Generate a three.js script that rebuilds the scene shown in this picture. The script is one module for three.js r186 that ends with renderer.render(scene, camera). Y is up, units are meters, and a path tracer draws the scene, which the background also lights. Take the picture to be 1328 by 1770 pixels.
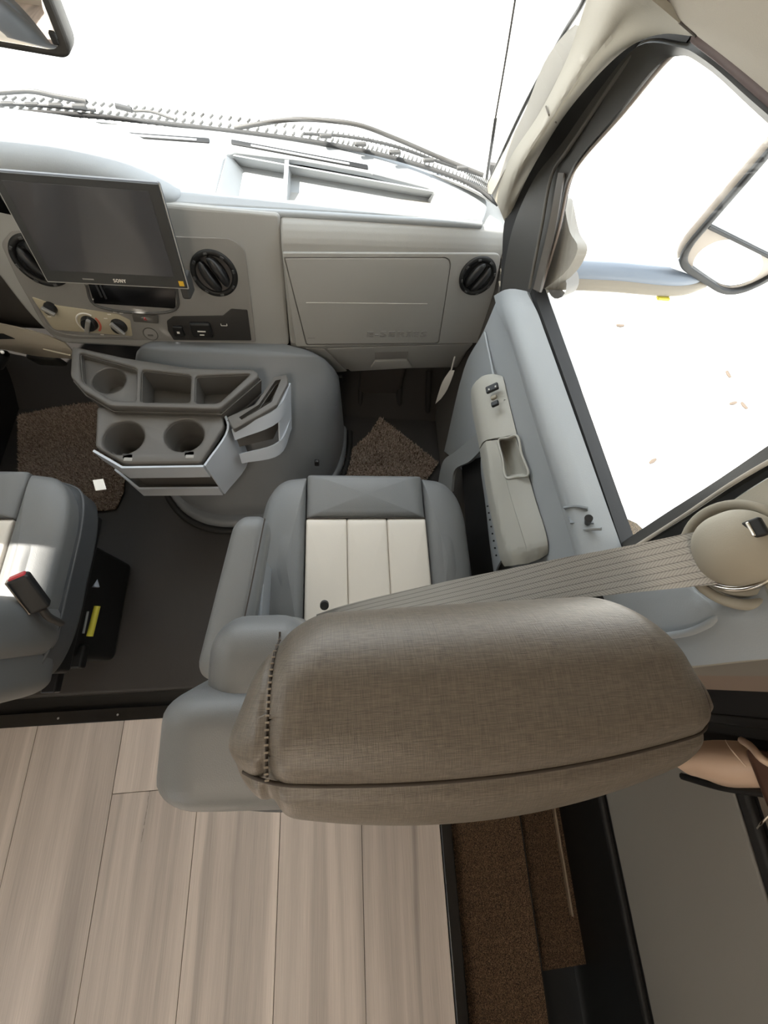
import * as THREE from 'three';
import { RoundedBoxGeometry } from 'three/addons/geometries/RoundedBoxGeometry.js';
import { mergeGeometries, mergeVertices, toCreasedNormals } from 'three/addons/utils/BufferGeometryUtils.js';
import { RectAreaLightUniformsLib } from 'three/addons/lights/RectAreaLightUniformsLib.js';
import { FontLoader } from 'three/addons/loaders/FontLoader.js';
import { TextGeometry } from 'three/addons/geometries/TextGeometry.js';

// ---------------------------------------------------------------- camera, sky, sun, exposure
RectAreaLightUniformsLib.init();
const scene = new THREE.Scene();
const renderer = new THREE.WebGLRenderer();
renderer.toneMapping = THREE.LinearToneMapping;
renderer.toneMappingExposure = 1.08;
renderer.shadowMap.enabled = true;
const camera = new THREE.PerspectiveCamera(103.32, 1328 / 1770, 0.01, 200);
camera.position.set(0, 1.42, 0);
camera.up.set(...[0,0.3679,-0.9299]);
{ const d = [0.1331,-0.9216,-0.3646]; camera.lookAt(d[0], 1.42 + d[1], d[2]); }
scene.background = new THREE.Color().setRGB(0.86, 0.94, 1.0);
scene.backgroundIntensity = 3.4;
const sun = new THREE.DirectionalLight(new THREE.Color().setRGB(1, 0.95, 0.86), 16);
const SUN = [-0.60, 0.80, -0.05];
sun.position.set(SUN[0] * 12, SUN[1] * 12, SUN[2] * 12 - 0.5);
sun.target.position.set(0, 0, -0.5);
sun.castShadow = true; sun.shadow.mapSize.set(2048, 2048);
Object.assign(sun.shadow.camera, { left: -6, right: 6, top: 6, bottom: -6, near: 1, far: 40 });
scene.add(sun, sun.target);

// ---------------------------------------------------------------- helpers
let seed = 7;
const rnd = () => { seed = (seed * 1664525 + 1013904223) >>> 0; return seed / 4294967296; };
const hash = (x, y) => { let h = (x * 374761393 + y * 668265263) | 0; h = Math.imul(h ^ (h >>> 13), 1274126177); return ((h ^ (h >>> 16)) >>> 0) / 4294967296; };
const sm = (t) => t * t * (3 - 2 * t);
function vnoise(x, y, px = 1e9, py = 1e9) {
  const xi = Math.floor(x), yi = Math.floor(y), fx = sm(x - xi), fy = sm(y - yi);
  const w = (a, p) => ((a % p) + p) % p;
  const a = hash(w(xi, px), w(yi, py)), b = hash(w(xi + 1, px), w(yi, py)), c = hash(w(xi, px), w(yi + 1, py)), d = hash(w(xi + 1, px), w(yi + 1, py));
  return a + (b - a) * fx + (c - a) * fy + (a - b - c + d) * fx * fy;
}
const clamp = (v, a, b) => Math.min(b, Math.max(a, v));
const lerp = (a, b, t) => a + (b - a) * t;
const V = (p) => new THREE.Vector3(p[0], p[1], p[2]);
const used = {};
function numbered(name) { if (!(name in used)) { used[name] = 0; return name; } used[name]++; return name + '_' + String(used[name]).padStart(3, '0'); }
function part(name, geo, mat, parent) {
  const m = new THREE.Mesh(geo, mat); m.name = name; m.castShadow = m.receiveShadow = true; parent.add(m); return m;
}
function thing(name, label, category, pos = [0, 0, 0], group) {
  const o = new THREE.Group(); o.name = numbered(name); scene.add(o); o.position.set(...pos);
  o.userData = { label, category }; if (group) o.userData.group = group; return o;
}
function structure(name, label, category) { const o = thing(name, label, category); o.name = name; o.userData.kind = 'structure'; return o; }
function single(name, geo, mat, label, category, group) {
  const m = part(numbered(name), geo, mat, scene); m.userData = { label, category }; if (group) m.userData.group = group; return m;
}
// texture from f(u,v,x,y) -> [r,g,b] in 0..1 (sRGB) or a grey number
function tex(w, h, f, color = true) {
  const d = new Uint8Array(w * h * 4);
  for (let y = 0; y < h; y++) for (let x = 0; x < w; x++) {
    let c = f(x / w, y / h, x, y); if (typeof c === 'number') c = [c, c, c];
    const i = (y * w + x) * 4; d[i] = clamp(c[0], 0, 1) * 255; d[i + 1] = clamp(c[1], 0, 1) * 255; d[i + 2] = clamp(c[2], 0, 1) * 255; d[i + 3] = 255;
  }
  const t = new THREE.DataTexture(d, w, h); t.wrapS = t.wrapT = THREE.RepeatWrapping; t.magFilter = THREE.LinearFilter; t.minFilter = THREE.LinearMipmapLinearFilter; t.generateMipmaps = true;
  if (color) t.colorSpace = THREE.SRGBColorSpace; t.needsUpdate = true; return t;
}
const rep = (t, x, y = x) => { const c = t.clone(); c.repeat.set(x, y); c.needsUpdate = true; return c; };
function M(rgb, rough, o = {}) { return new THREE.MeshPhysicalMaterial({ color: new THREE.Color(rgb), roughness: rough, ...o }); }
// uv in metres from the two axes that a face lies along
function boxUV(g) {
  if (g.index) g = g.toNonIndexed();
  const p = g.attributes.position, uv = new Float32Array(p.count * 2), a = new THREE.Vector3(), b = new THREE.Vector3(), c = new THREE.Vector3();
  for (let i = 0; i < p.count; i += 3) {
    a.fromBufferAttribute(p, i); b.fromBufferAttribute(p, i + 1); c.fromBufferAttribute(p, i + 2);
    const n = b.clone().sub(a).cross(c.clone().sub(a)), ax = Math.abs(n.x), ay = Math.abs(n.y), az = Math.abs(n.z);
    [a, b, c].forEach((q, k) => { const w = ay >= ax && ay >= az ? [q.x, q.z] : ax >= az ? [q.z, q.y] : [q.x, q.y]; uv[(i + k) * 2] = w[0]; uv[(i + k) * 2 + 1] = w[1]; });
  }
  g.setAttribute('uv', new THREE.BufferAttribute(uv, 2)); return g;
}
const finish = (g, crease = 0.7) => boxUV(toCreasedNormals(g, crease));
const box = (w, h, d, x, y, z) => { const g = new THREE.BoxGeometry(w, h, d); g.translate(x, y, z); return boxUV(g); };
const span = (x0, x1, y0, y1, z0, z1) => box(x1 - x0, y1 - y0, z1 - z0, (x0 + x1) / 2, (y0 + y1) / 2, (z0 + z1) / 2);
const rbox = (w, h, d, r, x = 0, y = 0, z = 0, seg = 4) => { const g = new RoundedBoxGeometry(w, h, d, seg, r); g.translate(x, y, z); return boxUV(g); };
function basis(o, u, v) { const U = V(u).normalize(), W = U.clone().cross(V(v)).normalize(), Vv = W.clone().cross(U); return new THREE.Matrix4().makeBasis(U, Vv, W).setPosition(V(o)); }
function roundPts(pts, r, seg = 5) {   // polygon with rounded corners -> points
  const out = [], n = pts.length;
  for (let i = 0; i < n; i++) {
    const p = new THREE.Vector2(...pts[i]), a = new THREE.Vector2(...pts[(i + n - 1) % n]), b = new THREE.Vector2(...pts[(i + 1) % n]), rr = pts[i][2] ?? r;
    const da = a.clone().sub(p), db = b.clone().sub(p), ra = Math.min(rr, da.length() * 0.48), rb = Math.min(rr, db.length() * 0.48);
    if (rr <= 0) { out.push([p.x, p.y]); continue; }
    const s = p.clone().add(da.setLength(ra)), e = p.clone().add(db.setLength(rb));
    for (let k = 0; k <= seg; k++) { const t = k / seg, q = s.clone().multiplyScalar((1 - t) ** 2).add(p.clone().multiplyScalar(2 * t * (1 - t))).add(e.clone().multiplyScalar(t * t)); out.push([q.x, q.y]); }
  }
  return out;
}
const shapeOf = (pts) => new THREE.Shape(pts.map((p) => new THREE.Vector2(p[0], p[1])));
// plate: outline in local (u,v), from depth d0 to d1 along the normal, bevelled front
function plate(pts, d0, d1, bev = 0.002, holes = []) {
  const s = shapeOf(pts); holes.forEach((h) => s.holes.push(new THREE.Path(h.map((p) => new THREE.Vector2(p[0], p[1])))));
  const b = Math.min(bev, (d1 - d0) * 0.45);
  const g = new THREE.ExtrudeGeometry(s, { depth: d1 - d0 - 2 * b, bevelEnabled: b > 0, bevelSize: b, bevelThickness: b, bevelOffset: -b, bevelSegments: 3, curveSegments: 16 });
  g.translate(0, 0, d0 + b); return finish(g, 0.6);
}
const onto = (g, o, u, v) => { g.applyMatrix4(basis(o, u, v)); return g; };
// plan: outline in (x,z) from y0 to y1
function plan(pts, y0, y1, bev = 0.002, holes = []) {
  const f = (a) => a.map((p) => [p[0], -(p.length > 2 ? p[2] : p[1])]);
  const g = plate(f(pts), y0, y1, bev, holes.map(f)); g.rotateX(-Math.PI / 2); return boxUV(g);
}
const xz = (p) => [p[0], p[2]];
const circle = (x, y, r, n = 32) => Array.from({ length: n }, (_, i) => [x + r * Math.cos(i / n * 2 * Math.PI), y + r * Math.sin(i / n * 2 * Math.PI)]);
// pillow: star-shaped outline in (x,z) with a domed top, a rounded edge and a flat or domed underside
function pillow(pts, y0, y1, edge, dome, crown = 0) {
  const n = pts.length, c = pts.reduce((a, p) => [a[0] + p[0] / n, a[1] + p[1] / n], [0, 0]), pos = [], idx = [];
  const R = Math.min(...pts.map((p) => Math.hypot(p[0] - c[0], p[1] - c[1]))), prof = [];
  prof.push([0.0, y0 - crown], [0.5, y0 - crown * 0.8], [1 - edge / R, y0]);
  for (let k = 1; k <= 6; k++) { const a = k / 6 * Math.PI / 2; prof.push([1 - edge / R * (1 - Math.sin(a)), y0 + edge * (1 - Math.cos(a))]); }
  const e2 = y1 - edge;
  for (let k = 0; k <= 7; k++) { const a = k / 7 * Math.PI / 2; prof.push([1 - edge / R * (1 - Math.cos(a)), e2 + edge * Math.sin(a)]); }
  for (let k = 1; k <= 9; k++) { const t = k / 9, s = (1 - edge / R) * (1 - t); prof.push([s, y1 + dome * (1 - (s / (1 - edge / R)) ** 2)]); }
  prof.forEach(([s, y]) => pts.forEach((p) => pos.push(c[0] + (p[0] - c[0]) * s, y, c[1] + (p[1] - c[1]) * s)));
  for (let j = 0; j + 1 < prof.length; j++) for (let i = 0; i < n; i++) { const a = j * n + i, b = j * n + (i + 1) % n; idx.push(a, b, a + n, b, b + n, a + n); }
  const g = new THREE.BufferGeometry(); g.setAttribute('position', new THREE.Float32BufferAttribute(pos, 3)); g.setIndex(idx); return smoothUV(outward(g));
}
// keeps smooth normals, uv by dominant axis of each face
function smoothUV(g) { const h = g.index ? g.toNonIndexed() : g; return boxUV(h); }
// soft box: subdivided box with corner radius r, then a deformation of every point
function soft(w, h, d, r, deform, nx = 40, ny = 24, nz = 24) {
  let g = new THREE.BoxGeometry(2, 2, 2, nx, ny, nz); g.deleteAttribute('uv'); g.deleteAttribute('normal'); g = mergeVertices(g, 1e-5);
  const p = g.attributes.position, a = [w / 2, h / 2, d / 2], rr = Array.isArray(r) ? r : [r, r, r];
  for (let i = 0; i < p.count; i++) {
    const q = [p.getX(i), p.getY(i), p.getZ(i)], inner = [], out = [];
    for (let k = 0; k < 3; k++) { const v = q[k] * a[k]; inner[k] = clamp(v, -(a[k] - rr[k]), a[k] - rr[k]); out[k] = (v - inner[k]) / rr[k]; }
    const l = Math.hypot(...out), m = Math.max(...out.map(Math.abs));
    let f = [0, 1, 2].map((k) => inner[k] + (l > 1e-9 ? out[k] / l * m * rr[k] : 0));
    if (deform) f = deform(f); p.setXYZ(i, f[0], f[1], f[2]);
  }
  g.computeVertexNormals(); return g;
}
const fin = (g) => smoothUV(g);
function tube(pts, r, seg = 40, rad = 8, closed = false) {
  const c = new THREE.CatmullRomCurve3(pts.map(V), closed, 'centripetal'); return boxUV(new THREE.TubeGeometry(c, seg, r, rad, closed));
}
function cyl(r0, r1, h, n = 32) { return new THREE.CylinderGeometry(r0, r1, h, n); }
// sheet: rows of points -> smooth shell of thickness t
function sheet(rows, t = 0.003, nu = 0, nv = 0) {
  let R = rows.map((r) => r.map(V));
  if (nv) R = R.map((r) => { const c = new THREE.CatmullRomCurve3(r, false, 'centripetal'); return Array.from({ length: nv + 1 }, (_, i) => c.getPoint(i / nv)); });
  if (nu) { const cols = R[0].map((_, j) => { const c = new THREE.CatmullRomCurve3(R.map((r) => r[j]), false, 'centripetal'); return Array.from({ length: nu + 1 }, (_, i) => c.getPoint(i / nu)); }); R = cols[0].map((_, i) => cols.map((c) => c[i])); }
  const a = R.length, b = R[0].length, pos = [], idx = [];
  R.forEach((r) => r.forEach((p) => pos.push(p.x, p.y, p.z)));
  for (let i = 0; i + 1 < a; i++) for (let j = 0; j + 1 < b; j++) { const k = i * b + j; idx.push(k, k + 1, k + b, k + 1, k + b + 1, k + b); }
  const g = new THREE.BufferGeometry(); g.setAttribute('position', new THREE.Float32BufferAttribute(pos, 3)); g.setIndex(idx); g.computeVertexNormals();
  if (!t) return smoothUV(g);
  const nrm = g.attributes.normal, n = a * b, all = pos.slice(), ix = idx.slice();
  for (let i = 0; i < n; i++) all.push(pos[i * 3] - nrm.getX(i) * t, pos[i * 3 + 1] - nrm.getY(i) * t, pos[i * 3 + 2] - nrm.getZ(i) * t);
  for (let i = 0; i < idx.length; i += 3) ix.push(idx[i] + n, idx[i + 2] + n, idx[i + 1] + n);
  const rim = []; for (let j = 0; j < b; j++) rim.push(j); for (let i = 1; i < a; i++) rim.push(i * b + b - 1); for (let j = b - 2; j >= 0; j--) rim.push((a - 1) * b + j); for (let i = a - 2; i > 0; i--) rim.push(i * b);
  rim.forEach((p, k) => { const q = rim[(k + 1) % rim.length]; ix.push(p, p + n, q, q, p + n, q + n); });
  const s = new THREE.BufferGeometry(); s.setAttribute('position', new THREE.Float32BufferAttribute(all, 3)); s.setIndex(ix); return finish(s, 0.9);
}
function outward(g) {   // flips a closed surface that is inside out
  const p = g.attributes.position, ix = g.index.array; let vol = 0; const a = new THREE.Vector3(), b = new THREE.Vector3(), c = new THREE.Vector3();
  for (let i = 0; i < ix.length; i += 3) { a.fromBufferAttribute(p, ix[i]); b.fromBufferAttribute(p, ix[i + 1]); c.fromBufferAttribute(p, ix[i + 2]); vol += a.dot(b.cross(c)); }
  if (vol < 0) { const f = Array.from(ix); for (let i = 0; i < f.length; i += 3) { const t = f[i]; f[i] = f[i + 1]; f[i + 1] = t; } g.setIndex(f); }
  g.computeVertexNormals(); return g;
}
const merge = (a) => mergeGeometries(a.map((g) => { const h = g.index ? g.toNonIndexed() : g; for (const k of Object.keys(h.attributes)) if (!['position', 'normal', 'uv'].includes(k)) h.deleteAttribute(k); return h; }));
function loft(sections, cap = true) {   // closed loops of equal length, bottom to top
  const n = sections[0].length, pos = [], idx = [];
  sections.forEach((s) => s.forEach((p) => pos.push(...p)));
  for (let j = 0; j + 1 < sections.length; j++) for (let i = 0; i < n; i++) { const a = j * n + i, b = j * n + (i + 1) % n; idx.push(a, a + n, b, b, a + n, b + n); }
  if (cap) { const l = sections[sections.length - 1], c = l.reduce((s, p) => [s[0] + p[0] / n, s[1] + p[1] / n, s[2] + p[2] / n], [0, 0, 0]); pos.push(...c); const k = pos.length / 3 - 1, o = (sections.length - 1) * n; for (let i = 0; i < n; i++) idx.push(o + i, k, o + (i + 1) % n); }
  const g = new THREE.BufferGeometry(); g.setAttribute('position', new THREE.Float32BufferAttribute(pos, 3)); g.setIndex(idx); return smoothUV(outward(g));
}
const font = await new FontLoader().loadAsync('fonts/droid/droid_sans_bold.typeface.json');
function text(s, size, depth) { const g = new TextGeometry(s, { font, size, depth, curveSegments: 4, bevelEnabled: false }); g.computeBoundingBox(); const b = g.boundingBox; g.translate(-(b.min.x + b.max.x) / 2, -(b.min.y + b.max.y) / 2, 0); return g; }

// ---------------------------------------------------------------- materials
const grainT = tex(256, 256, (u, v, x, y) => 0.5 + 0.5 * (vnoise(x / 2, y / 2, 128, 128) - 0.5) + 0.4 * (vnoise(x / 5, y / 5, 51, 51) - 0.5), false);
const linenB = tex(512, 512, (u, v, x, y) => 0.5 + 0.35 * (vnoise(x / 1.5, y / 22, 341, 23) - 0.5) + 0.35 * (vnoise(x / 22, y / 1.5, 23, 341) - 0.5) + 0.15 * (hash(x, y) - 0.5), false);
const linenC = tex(512, 512, (u, v, x, y) => 0.86 + 0.16 * (vnoise(x / 1.6, y / 40, 320, 13) - 0.5) + 0.2 * (vnoise(x / 40, y / 1.6, 13, 320) - 0.5) + 0.06 * (hash(x, y) - 0.5));
const vinylB = tex(256, 256, (u, v, x, y) => { let m = 1; const cx = Math.floor(u * 64), cy = Math.floor(v * 64); for (let i = -1; i < 2; i++) for (let j = -1; j < 2; j++) { const a = (cx + i + 64) % 64, b = (cy + j + 64) % 64; m = Math.min(m, Math.hypot(u * 64 - cx - i - hash(a, b), v * 64 - cy - j - hash(b + 90, a))); } return 0.4 + 0.5 * m; }, false);
const carpetT = tex(512, 512, (u, v, x, y) => { const a = hash(x >> 1, y >> 1), b = vnoise(x / 3, y / 3, 170, 170), k = 0.55 + 0.5 * (a - 0.5) + 0.5 * (b - 0.5); return [k * 1.02, k * 0.95, k * 0.88]; });
const woodT = [0, 1, 2, 3].map((s) => tex(512, 1024, (u, v, x, y) => {
  const o = s * 37, warp = 0.12 * (vnoise(u * 3 + o, v * 2.2 + o) - 0.5) + 0.03 * (vnoise(u * 9 + o, v * 9) - 0.5), w = u + warp;
  const broad = vnoise(w * 6 + o * 3, v * 0.9 + o), band = vnoise(w * 17 + o, v * 1.6 + o * 2), fine = vnoise(x / 2.2 + o, v * 22 + o), hair = vnoise(x / 1.1, v * 60 + o);
  let k = 0.80 + 0.17 * (broad - 0.5) + 0.12 * (band - 0.5) + 0.06 * (fine - 0.5) + 0.04 * (hair - 0.5);
  const dark = Math.max(0, vnoise(w * 9 + o * 5, v * 0.7 + o * 3) - 0.68); k -= dark * 0.55;
  const scr = s === 2 && Math.abs(u - 0.42 - 0.25 * (v - 0.5)) < 0.006 && v > 0.47 && v < 0.56 && hash(x >> 1, y >> 2) > 0.35 ? 0.16 : 0; k -= scr;
  return [k * 0.93, k * 0.88, k * 0.845];
}));
const webT = tex(256, 256, (u, v, x, y) => { const a = (x + y) % 16, b = (x - y + 256) % 16, row = Math.floor(y / 32); const k = row % 2 ? a : b; return 0.76 + (k < 5 ? -0.1 : 0) + (y % 32 < 5 ? -0.16 : 0) + 0.05 * (hash(x, y) - 0.5); });
const grain = { bumpMap: rep(grainT, 18), bumpScale: 0.00012 };
const mat = {
  dash: M('#a3a29e', 0.55, grain),
  dashTop: M('#a2a6a9', 0.5, grain),
  door: M('#a0a4a6', 0.55, grain),
  doorWarm: M('#aaa89f', 0.55, grain),
  pillar: M('#a69f90', 0.7, grain),
  header: M('#b3aa9b', 0.85, { bumpMap: rep(grainT, 30), bumpScale: 0.0002 }),
  panel: M('#8b8884', 0.5, grain),
  beigePanel: M('#b0a68f', 0.5, grain),
  lowerDash: M('#b4aa98', 0.55, grain),
  cover: M('#74777b', 0.42, { bumpMap: rep(grainT, 18), bumpScale: 0.00006 }),
  console: M('#5f5c58', 0.45, grain),
  silver: M('#c0c6ce', 0.4, { metalness: 0.15 }),
  black: M('#161616', 0.5),
  blackGloss: M('#0d0d0e', 0.22),
  rubber: M('#1c1b1a', 0.7, grain),
  darkFrame: M('#3a3835', 0.5, grain),
  slate: M('#6f7070', 0.46, { bumpMap: rep(vinylB, 12), bumpScale: 0.00025, sheen: 0.3, sheenRoughness: 0.5 }),
  slateDark: M('#4c4e50', 0.5, { bumpMap: rep(vinylB, 12), bumpScale: 0.00025 }),
  cream: M('#d8d0c4', 0.5, { bumpMap: rep(vinylB, 12), bumpScale: 0.00022 }),
  linen: M('#7a7166', 0.42, { map: rep(linenC, 13), bumpMap: rep(linenB, 13), bumpScale: 0.00025, sheen: 0.5, sheenRoughness: 0.35 }),
  thread: M('#3a322b', 0.8),
  cabMat: M('#312e2c', 0.62, { bumpMap: rep(grainT, 10), bumpScale: 0.0003 }),
  carpet: M('#a8968a', 0.95, { map: rep(carpetT, 3.2), bumpMap: rep(carpetT, 3.2), bumpScale: 0.003 }),
  stepCarpet: M('#a8917b', 0.95, { map: rep(carpetT, 3.2), bumpMap: rep(carpetT, 3.2), bumpScale: 0.003 }),
  web: M('#f4efe6', 0.75, { map: webT, bumpMap: webT, bumpScale: 0.0004 }),
  chrome: M('#e8e4dc', 0.16, { metalness: 1 }),
  mirror: M('#f4f4f4', 0.02, { metalness: 1 }),
  white: M('#f0eee8', 0.6),
  paint: M('#f2f2f0', 0.3, { clearcoat: 0.6, clearcoatRoughness: 0.1 }),
  red: M('#b8323a', 0.45),
  yellow: M('#d8cc4a', 0.45),
  amber: M('#e0b42c', 0.5),
  print: M('#e6e2da', 0.7),
  dimPrint: M('#8c8a86', 0.7),
  screen: M('#444345', 0.16, { clearcoat: 0.4 }),
  ground: M('#e4e1da', 0.9, { bumpMap: rep(grainT, 0.8), bumpScale: 0.002 }),
  beigeGloss: M('#cfb29a', 0.3),
  bronze: M('#6d5246', 0.35, { metalness: 0.6 }),
  entryGrey: M('#86827c', 0.75, grain),
  brownTrim: M('#8f7d70', 0.6, grain),
  wallHouse: M('#d9d2c6', 0.8),
  glass: new THREE.MeshPhysicalMaterial({ color: '#ffffff', roughness: 0, transmission: 1, thickness: 0, ior: 1.5 }),
};
woodT.forEach((t) => { t.wrapS = t.wrapT = THREE.MirroredRepeatWrapping; });
const plankMats = woodT.map((t) => M('#ffffff', 0.42, { map: t, bumpMap: t, bumpScale: 0.0002 }));

// ================================================================= SETTING
// ---- ground outside
{
  const g = structure('ground', 'bright pale concrete ground outside the cab windows', 'ground');
  part('concrete', box(60, 0.2, 60, 0, -0.95, 0), mat.ground, g);
  const k = structure('kerb', 'small beige gravel bed edge on the ground below the door window', 'kerb');
  const pts = []; for (let i = 0; i < 18; i++) { const a = i / 18 * 2 * Math.PI; pts.push([1.72 + (0.3 + 0.05 * hash(i, 3)) * Math.cos(a), -0.66 + (0.22 + 0.05 * hash(i, 5)) * Math.sin(a)]); }
  part('gravel', pillow(pts, -0.86, -0.82, 0.015, 0.02), M('#b8aa92', 0.95, { map: rep(carpetT, 2), bumpMap: rep(carpetT, 2), bumpScale: 0.01 }), k);
  [[[2.3648,-0.85,-2.5423]], [[3.1954,-0.85,-2.0926]], [[3.1205,-0.85,-1.8079]], [[3.2113,-0.85,-1.79]], [[2.2547,-0.85,-1.2803]]].forEach(([p], i) => {
    const l = single('dry_leaf', fin(soft(0.07, 0.012, 0.03, 0.005, (q) => [q[0], q[1] + q[0] * q[0] * 3, q[2] * (1 - Math.abs(q[0]) * 12)], 8, 2, 4)), M('#5b5046', 0.9), 'small dark dry leaf lying on the pale concrete outside', 'leaf', 'dry leaves on the concrete');
    l.position.set(p[0], -0.842, p[2]); l.rotation.y = i * 1.7;
  });
}
// ---- house floor: vinyl planks
{
  const f = structure('floor', 'greige wood-look plank floor behind the cab', 'floor');
  part('subfloor', span(-1.6, 0.318, -0.06, -0.008, 0.098, 3.0), mat.black, f);
  const W = 0.2305; let k = 0;
  for (let i = 0; i < 9; i++) {
    const x1 = 0.322 - i * W, x0 = Math.max(-1.6, x1 - W); if (x1 < -1.58) break;
    const cuts = [0.098, ...({ 3: [0.282, 1.5], 0: [1.3], 1: [0.9, 2.1], 2: [1.55], 4: [1.05, 2.25], 5: [0.75, 1.9] }[i] ?? [1.2]), 3.0];
    for (let j = 0; j + 1 < cuts.length; j++) {
      const g = new RoundedBoxGeometry(x1 - x0 - 0.0012, 0.008, cuts[j + 1] - cuts[j] - 0.0012, 1, 0.0012), cx = (x0 + x1) / 2, cz = (cuts[j] + cuts[j + 1]) / 2;
      g.translate(cx, -0.004, cz);
      const p = g.attributes.position, uv = g.attributes.uv; for (let q = 0; q < p.count; q++) uv.setXY(q, (p.getX(q) - x0) / W * 0.96 + 0.02, (p.getZ(q) * 0.52 + i * 0.37 + j * 0.21));
      part('plank', g, plankMats[(i + j * 2 + (i > 2 ? 1 : 0)) % 4], f); k++;
    }
  }
}
// ---- cab floor, rolled rear edge, threshold strip with screws
{
  const f = structure('floor_001', 'dark charcoal vinyl cab floor between the seats', 'floor');
  part('vinyl_mat', span(-1.16, 0.485, -0.05, 0.012, -1.1, 0.012), mat.cabMat, f);
  part('rolled_edge', tube([[-1.12, -0.001, 0.012], [-0.4, -0.001, 0.012], [0.44, -0.001, 0.012]], 0.013, 8, 14), mat.cabMat, f);
  part('recess', span(-1.12, 0.44, -0.06, -0.03, 0.012, 0.1), mat.black, f);
  const t = structure('trim_1', 'black metal threshold strip screwed along the front edge of the plank floor', 'threshold strip');
  part('strip', rbox(1.5, 0.008, 0.036, 0.002, -0.8 + 0.36, -0.002, 0.081), mat.blackGloss, t);
  for (let i = 0; i < 9; i++) { const s = new THREE.SphereGeometry(0.0032, 10, 6, 0, Math.PI * 2, 0, Math.PI / 2); s.scale(1, 0.5, 1); s.translate(-1.1 + i * 0.16, 0.0018, 0.082); part('screw', s, mat.dimPrint, t); }
}
// ---- stepwell and entry door at the side
{
  const s = structure('stairwell', 'dark entry stepwell beside the plank floor', 'stepwell');
  part('edge_trim', rbox(0.034, 0.05, 2.9, 0.004, 0.34, -0.02, 1.55), mat.blackGloss, s);
  part('riser', span(0.33, 0.36, -0.25, -0.04, 0.1, 3), mat.black, s);
  part('tread', span(0.34, 0.66, -0.24, -0.212, 0.1, 3), mat.black, s);
  part('lower_riser', span(0.63, 0.655, -0.5, -0.24, 0.1, 3), mat.rubber, s);
  part('lower_tread', span(0.64, 0.94, -0.5, -0.40, 0.1, 1.0), mat.stepCarpet, s);
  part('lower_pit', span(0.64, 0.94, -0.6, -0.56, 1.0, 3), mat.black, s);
  part('tread_nosing', rbox(0.008, 0.02, 0.62, 0.003, 0.872, -0.39, 0.55), M('#9a8a78', 0.4), s);
  const c = single('step_carpet', rbox(0.255, 0.012, 2.7, 0.005, 0.525, -0.206, 1.5), mat.stepCarpet, 'brown pile carpet strip lying on the entry step', 'carpet');
  const d = structure('door_2', 'grey lower panel of the entry door inside a black frame', 'door');
  part('frame', merge([span(0.9, 0.94, -0.5, 1.9, 0.1, 2.2)]), mat.black, d);
  part('gasket', rbox(0.02, 0.022, 1.9, 0.008, 0.892, -0.075, 1.3), mat.rubber, d);
  part('door_panel', onto(plate(roundPts([[0.2, -0.045], [1.0, -0.045], [1.0, 0.455], [0.2, 0.455]], 0.05), 0, 0.014, 0.005), [0.905, 0, 0], [0, 0, 1], [0, 1, 0]), mat.entryGrey, d);
  part('gasket', rbox(0.022, 0.03, 1.9, 0.009, 0.89, 0.485, 1.2), mat.rubber, d);
  part('upper_panel', onto(plate(roundPts([[0.2, 0.51], [1.4, 0.51], [1.4, 1.85], [0.2, 1.85]], 0.03), 0, 0.014, 0.005), [0.905, 0, 0], [0, 0, 1], [0, 1, 0]), M('#7d7266', 0.5, grain), d);
  part('jamb', span(0.855, 0.93, -0.5, 1.9, 0.066, 0.165), mat.black, d);
  part('jamb_lip', rbox(0.012, 2.3, 0.02, 0.005, 0.856, 0.7, 0.135), mat.rubber, d);
  const h = thing('door_latch_housing', 'glossy beige latch housing with a bronze lever on the entry door', 'door latch', [0, 0, 0]);
  part('housing', sheet([[[0.8,0.3934,0.2149], [0.83,0.4967,0.1819], [0.86,0.5718,0.1757]], [[0.78,0.438,0.2274], [0.79,0.5291,0.2037], [0.82,0.6092,0.2022]], [[0.8,0.4493,0.246], [0.8,0.533,0.2381], [0.83,0.5968,0.2342]], [[0.84,0.4259,0.2569], [0.85,0.4935,0.2657], [0.87,0.5572,0.2574]]], 0.004, 12, 12), mat.beigeGloss, h);
  part('seam', tube([[0.815,0.5589,0.1692], [0.792,0.5922,0.1834], [0.8,0.6021,0.2069]], 0.0014, 16), M('#e7cdb8', 0.4), h);
  part('lever', fin(soft(0.022, 0.06, 0.1, 0.009, (q) => [q[0] + 0.812, q[1] * (1 - q[2] * 3) + 0.64, q[2] + 0.225], 6, 8, 12)), mat.bronze, h);
  part('lever_arm', tube([[0.82,0.5917,0.1652], [0.79,0.638,0.1685], [0.78,0.6611,0.1829], [0.8,0.6617,0.196]], 0.007, 18), mat.beigeGloss, h);
  part('lower_rim', tube([[0.86,0.354,0.2773], [0.85,0.4697,0.273], [0.85,0.5803,0.2603]], 0.008, 18), mat.black, h);
  part('pull_loop', tube([[0.86,0.5213,0.3342], [0.84,0.5569,0.3128], [0.84,0.5841,0.2896]], 0.0022, 14), mat.chrome, h);
}
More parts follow.
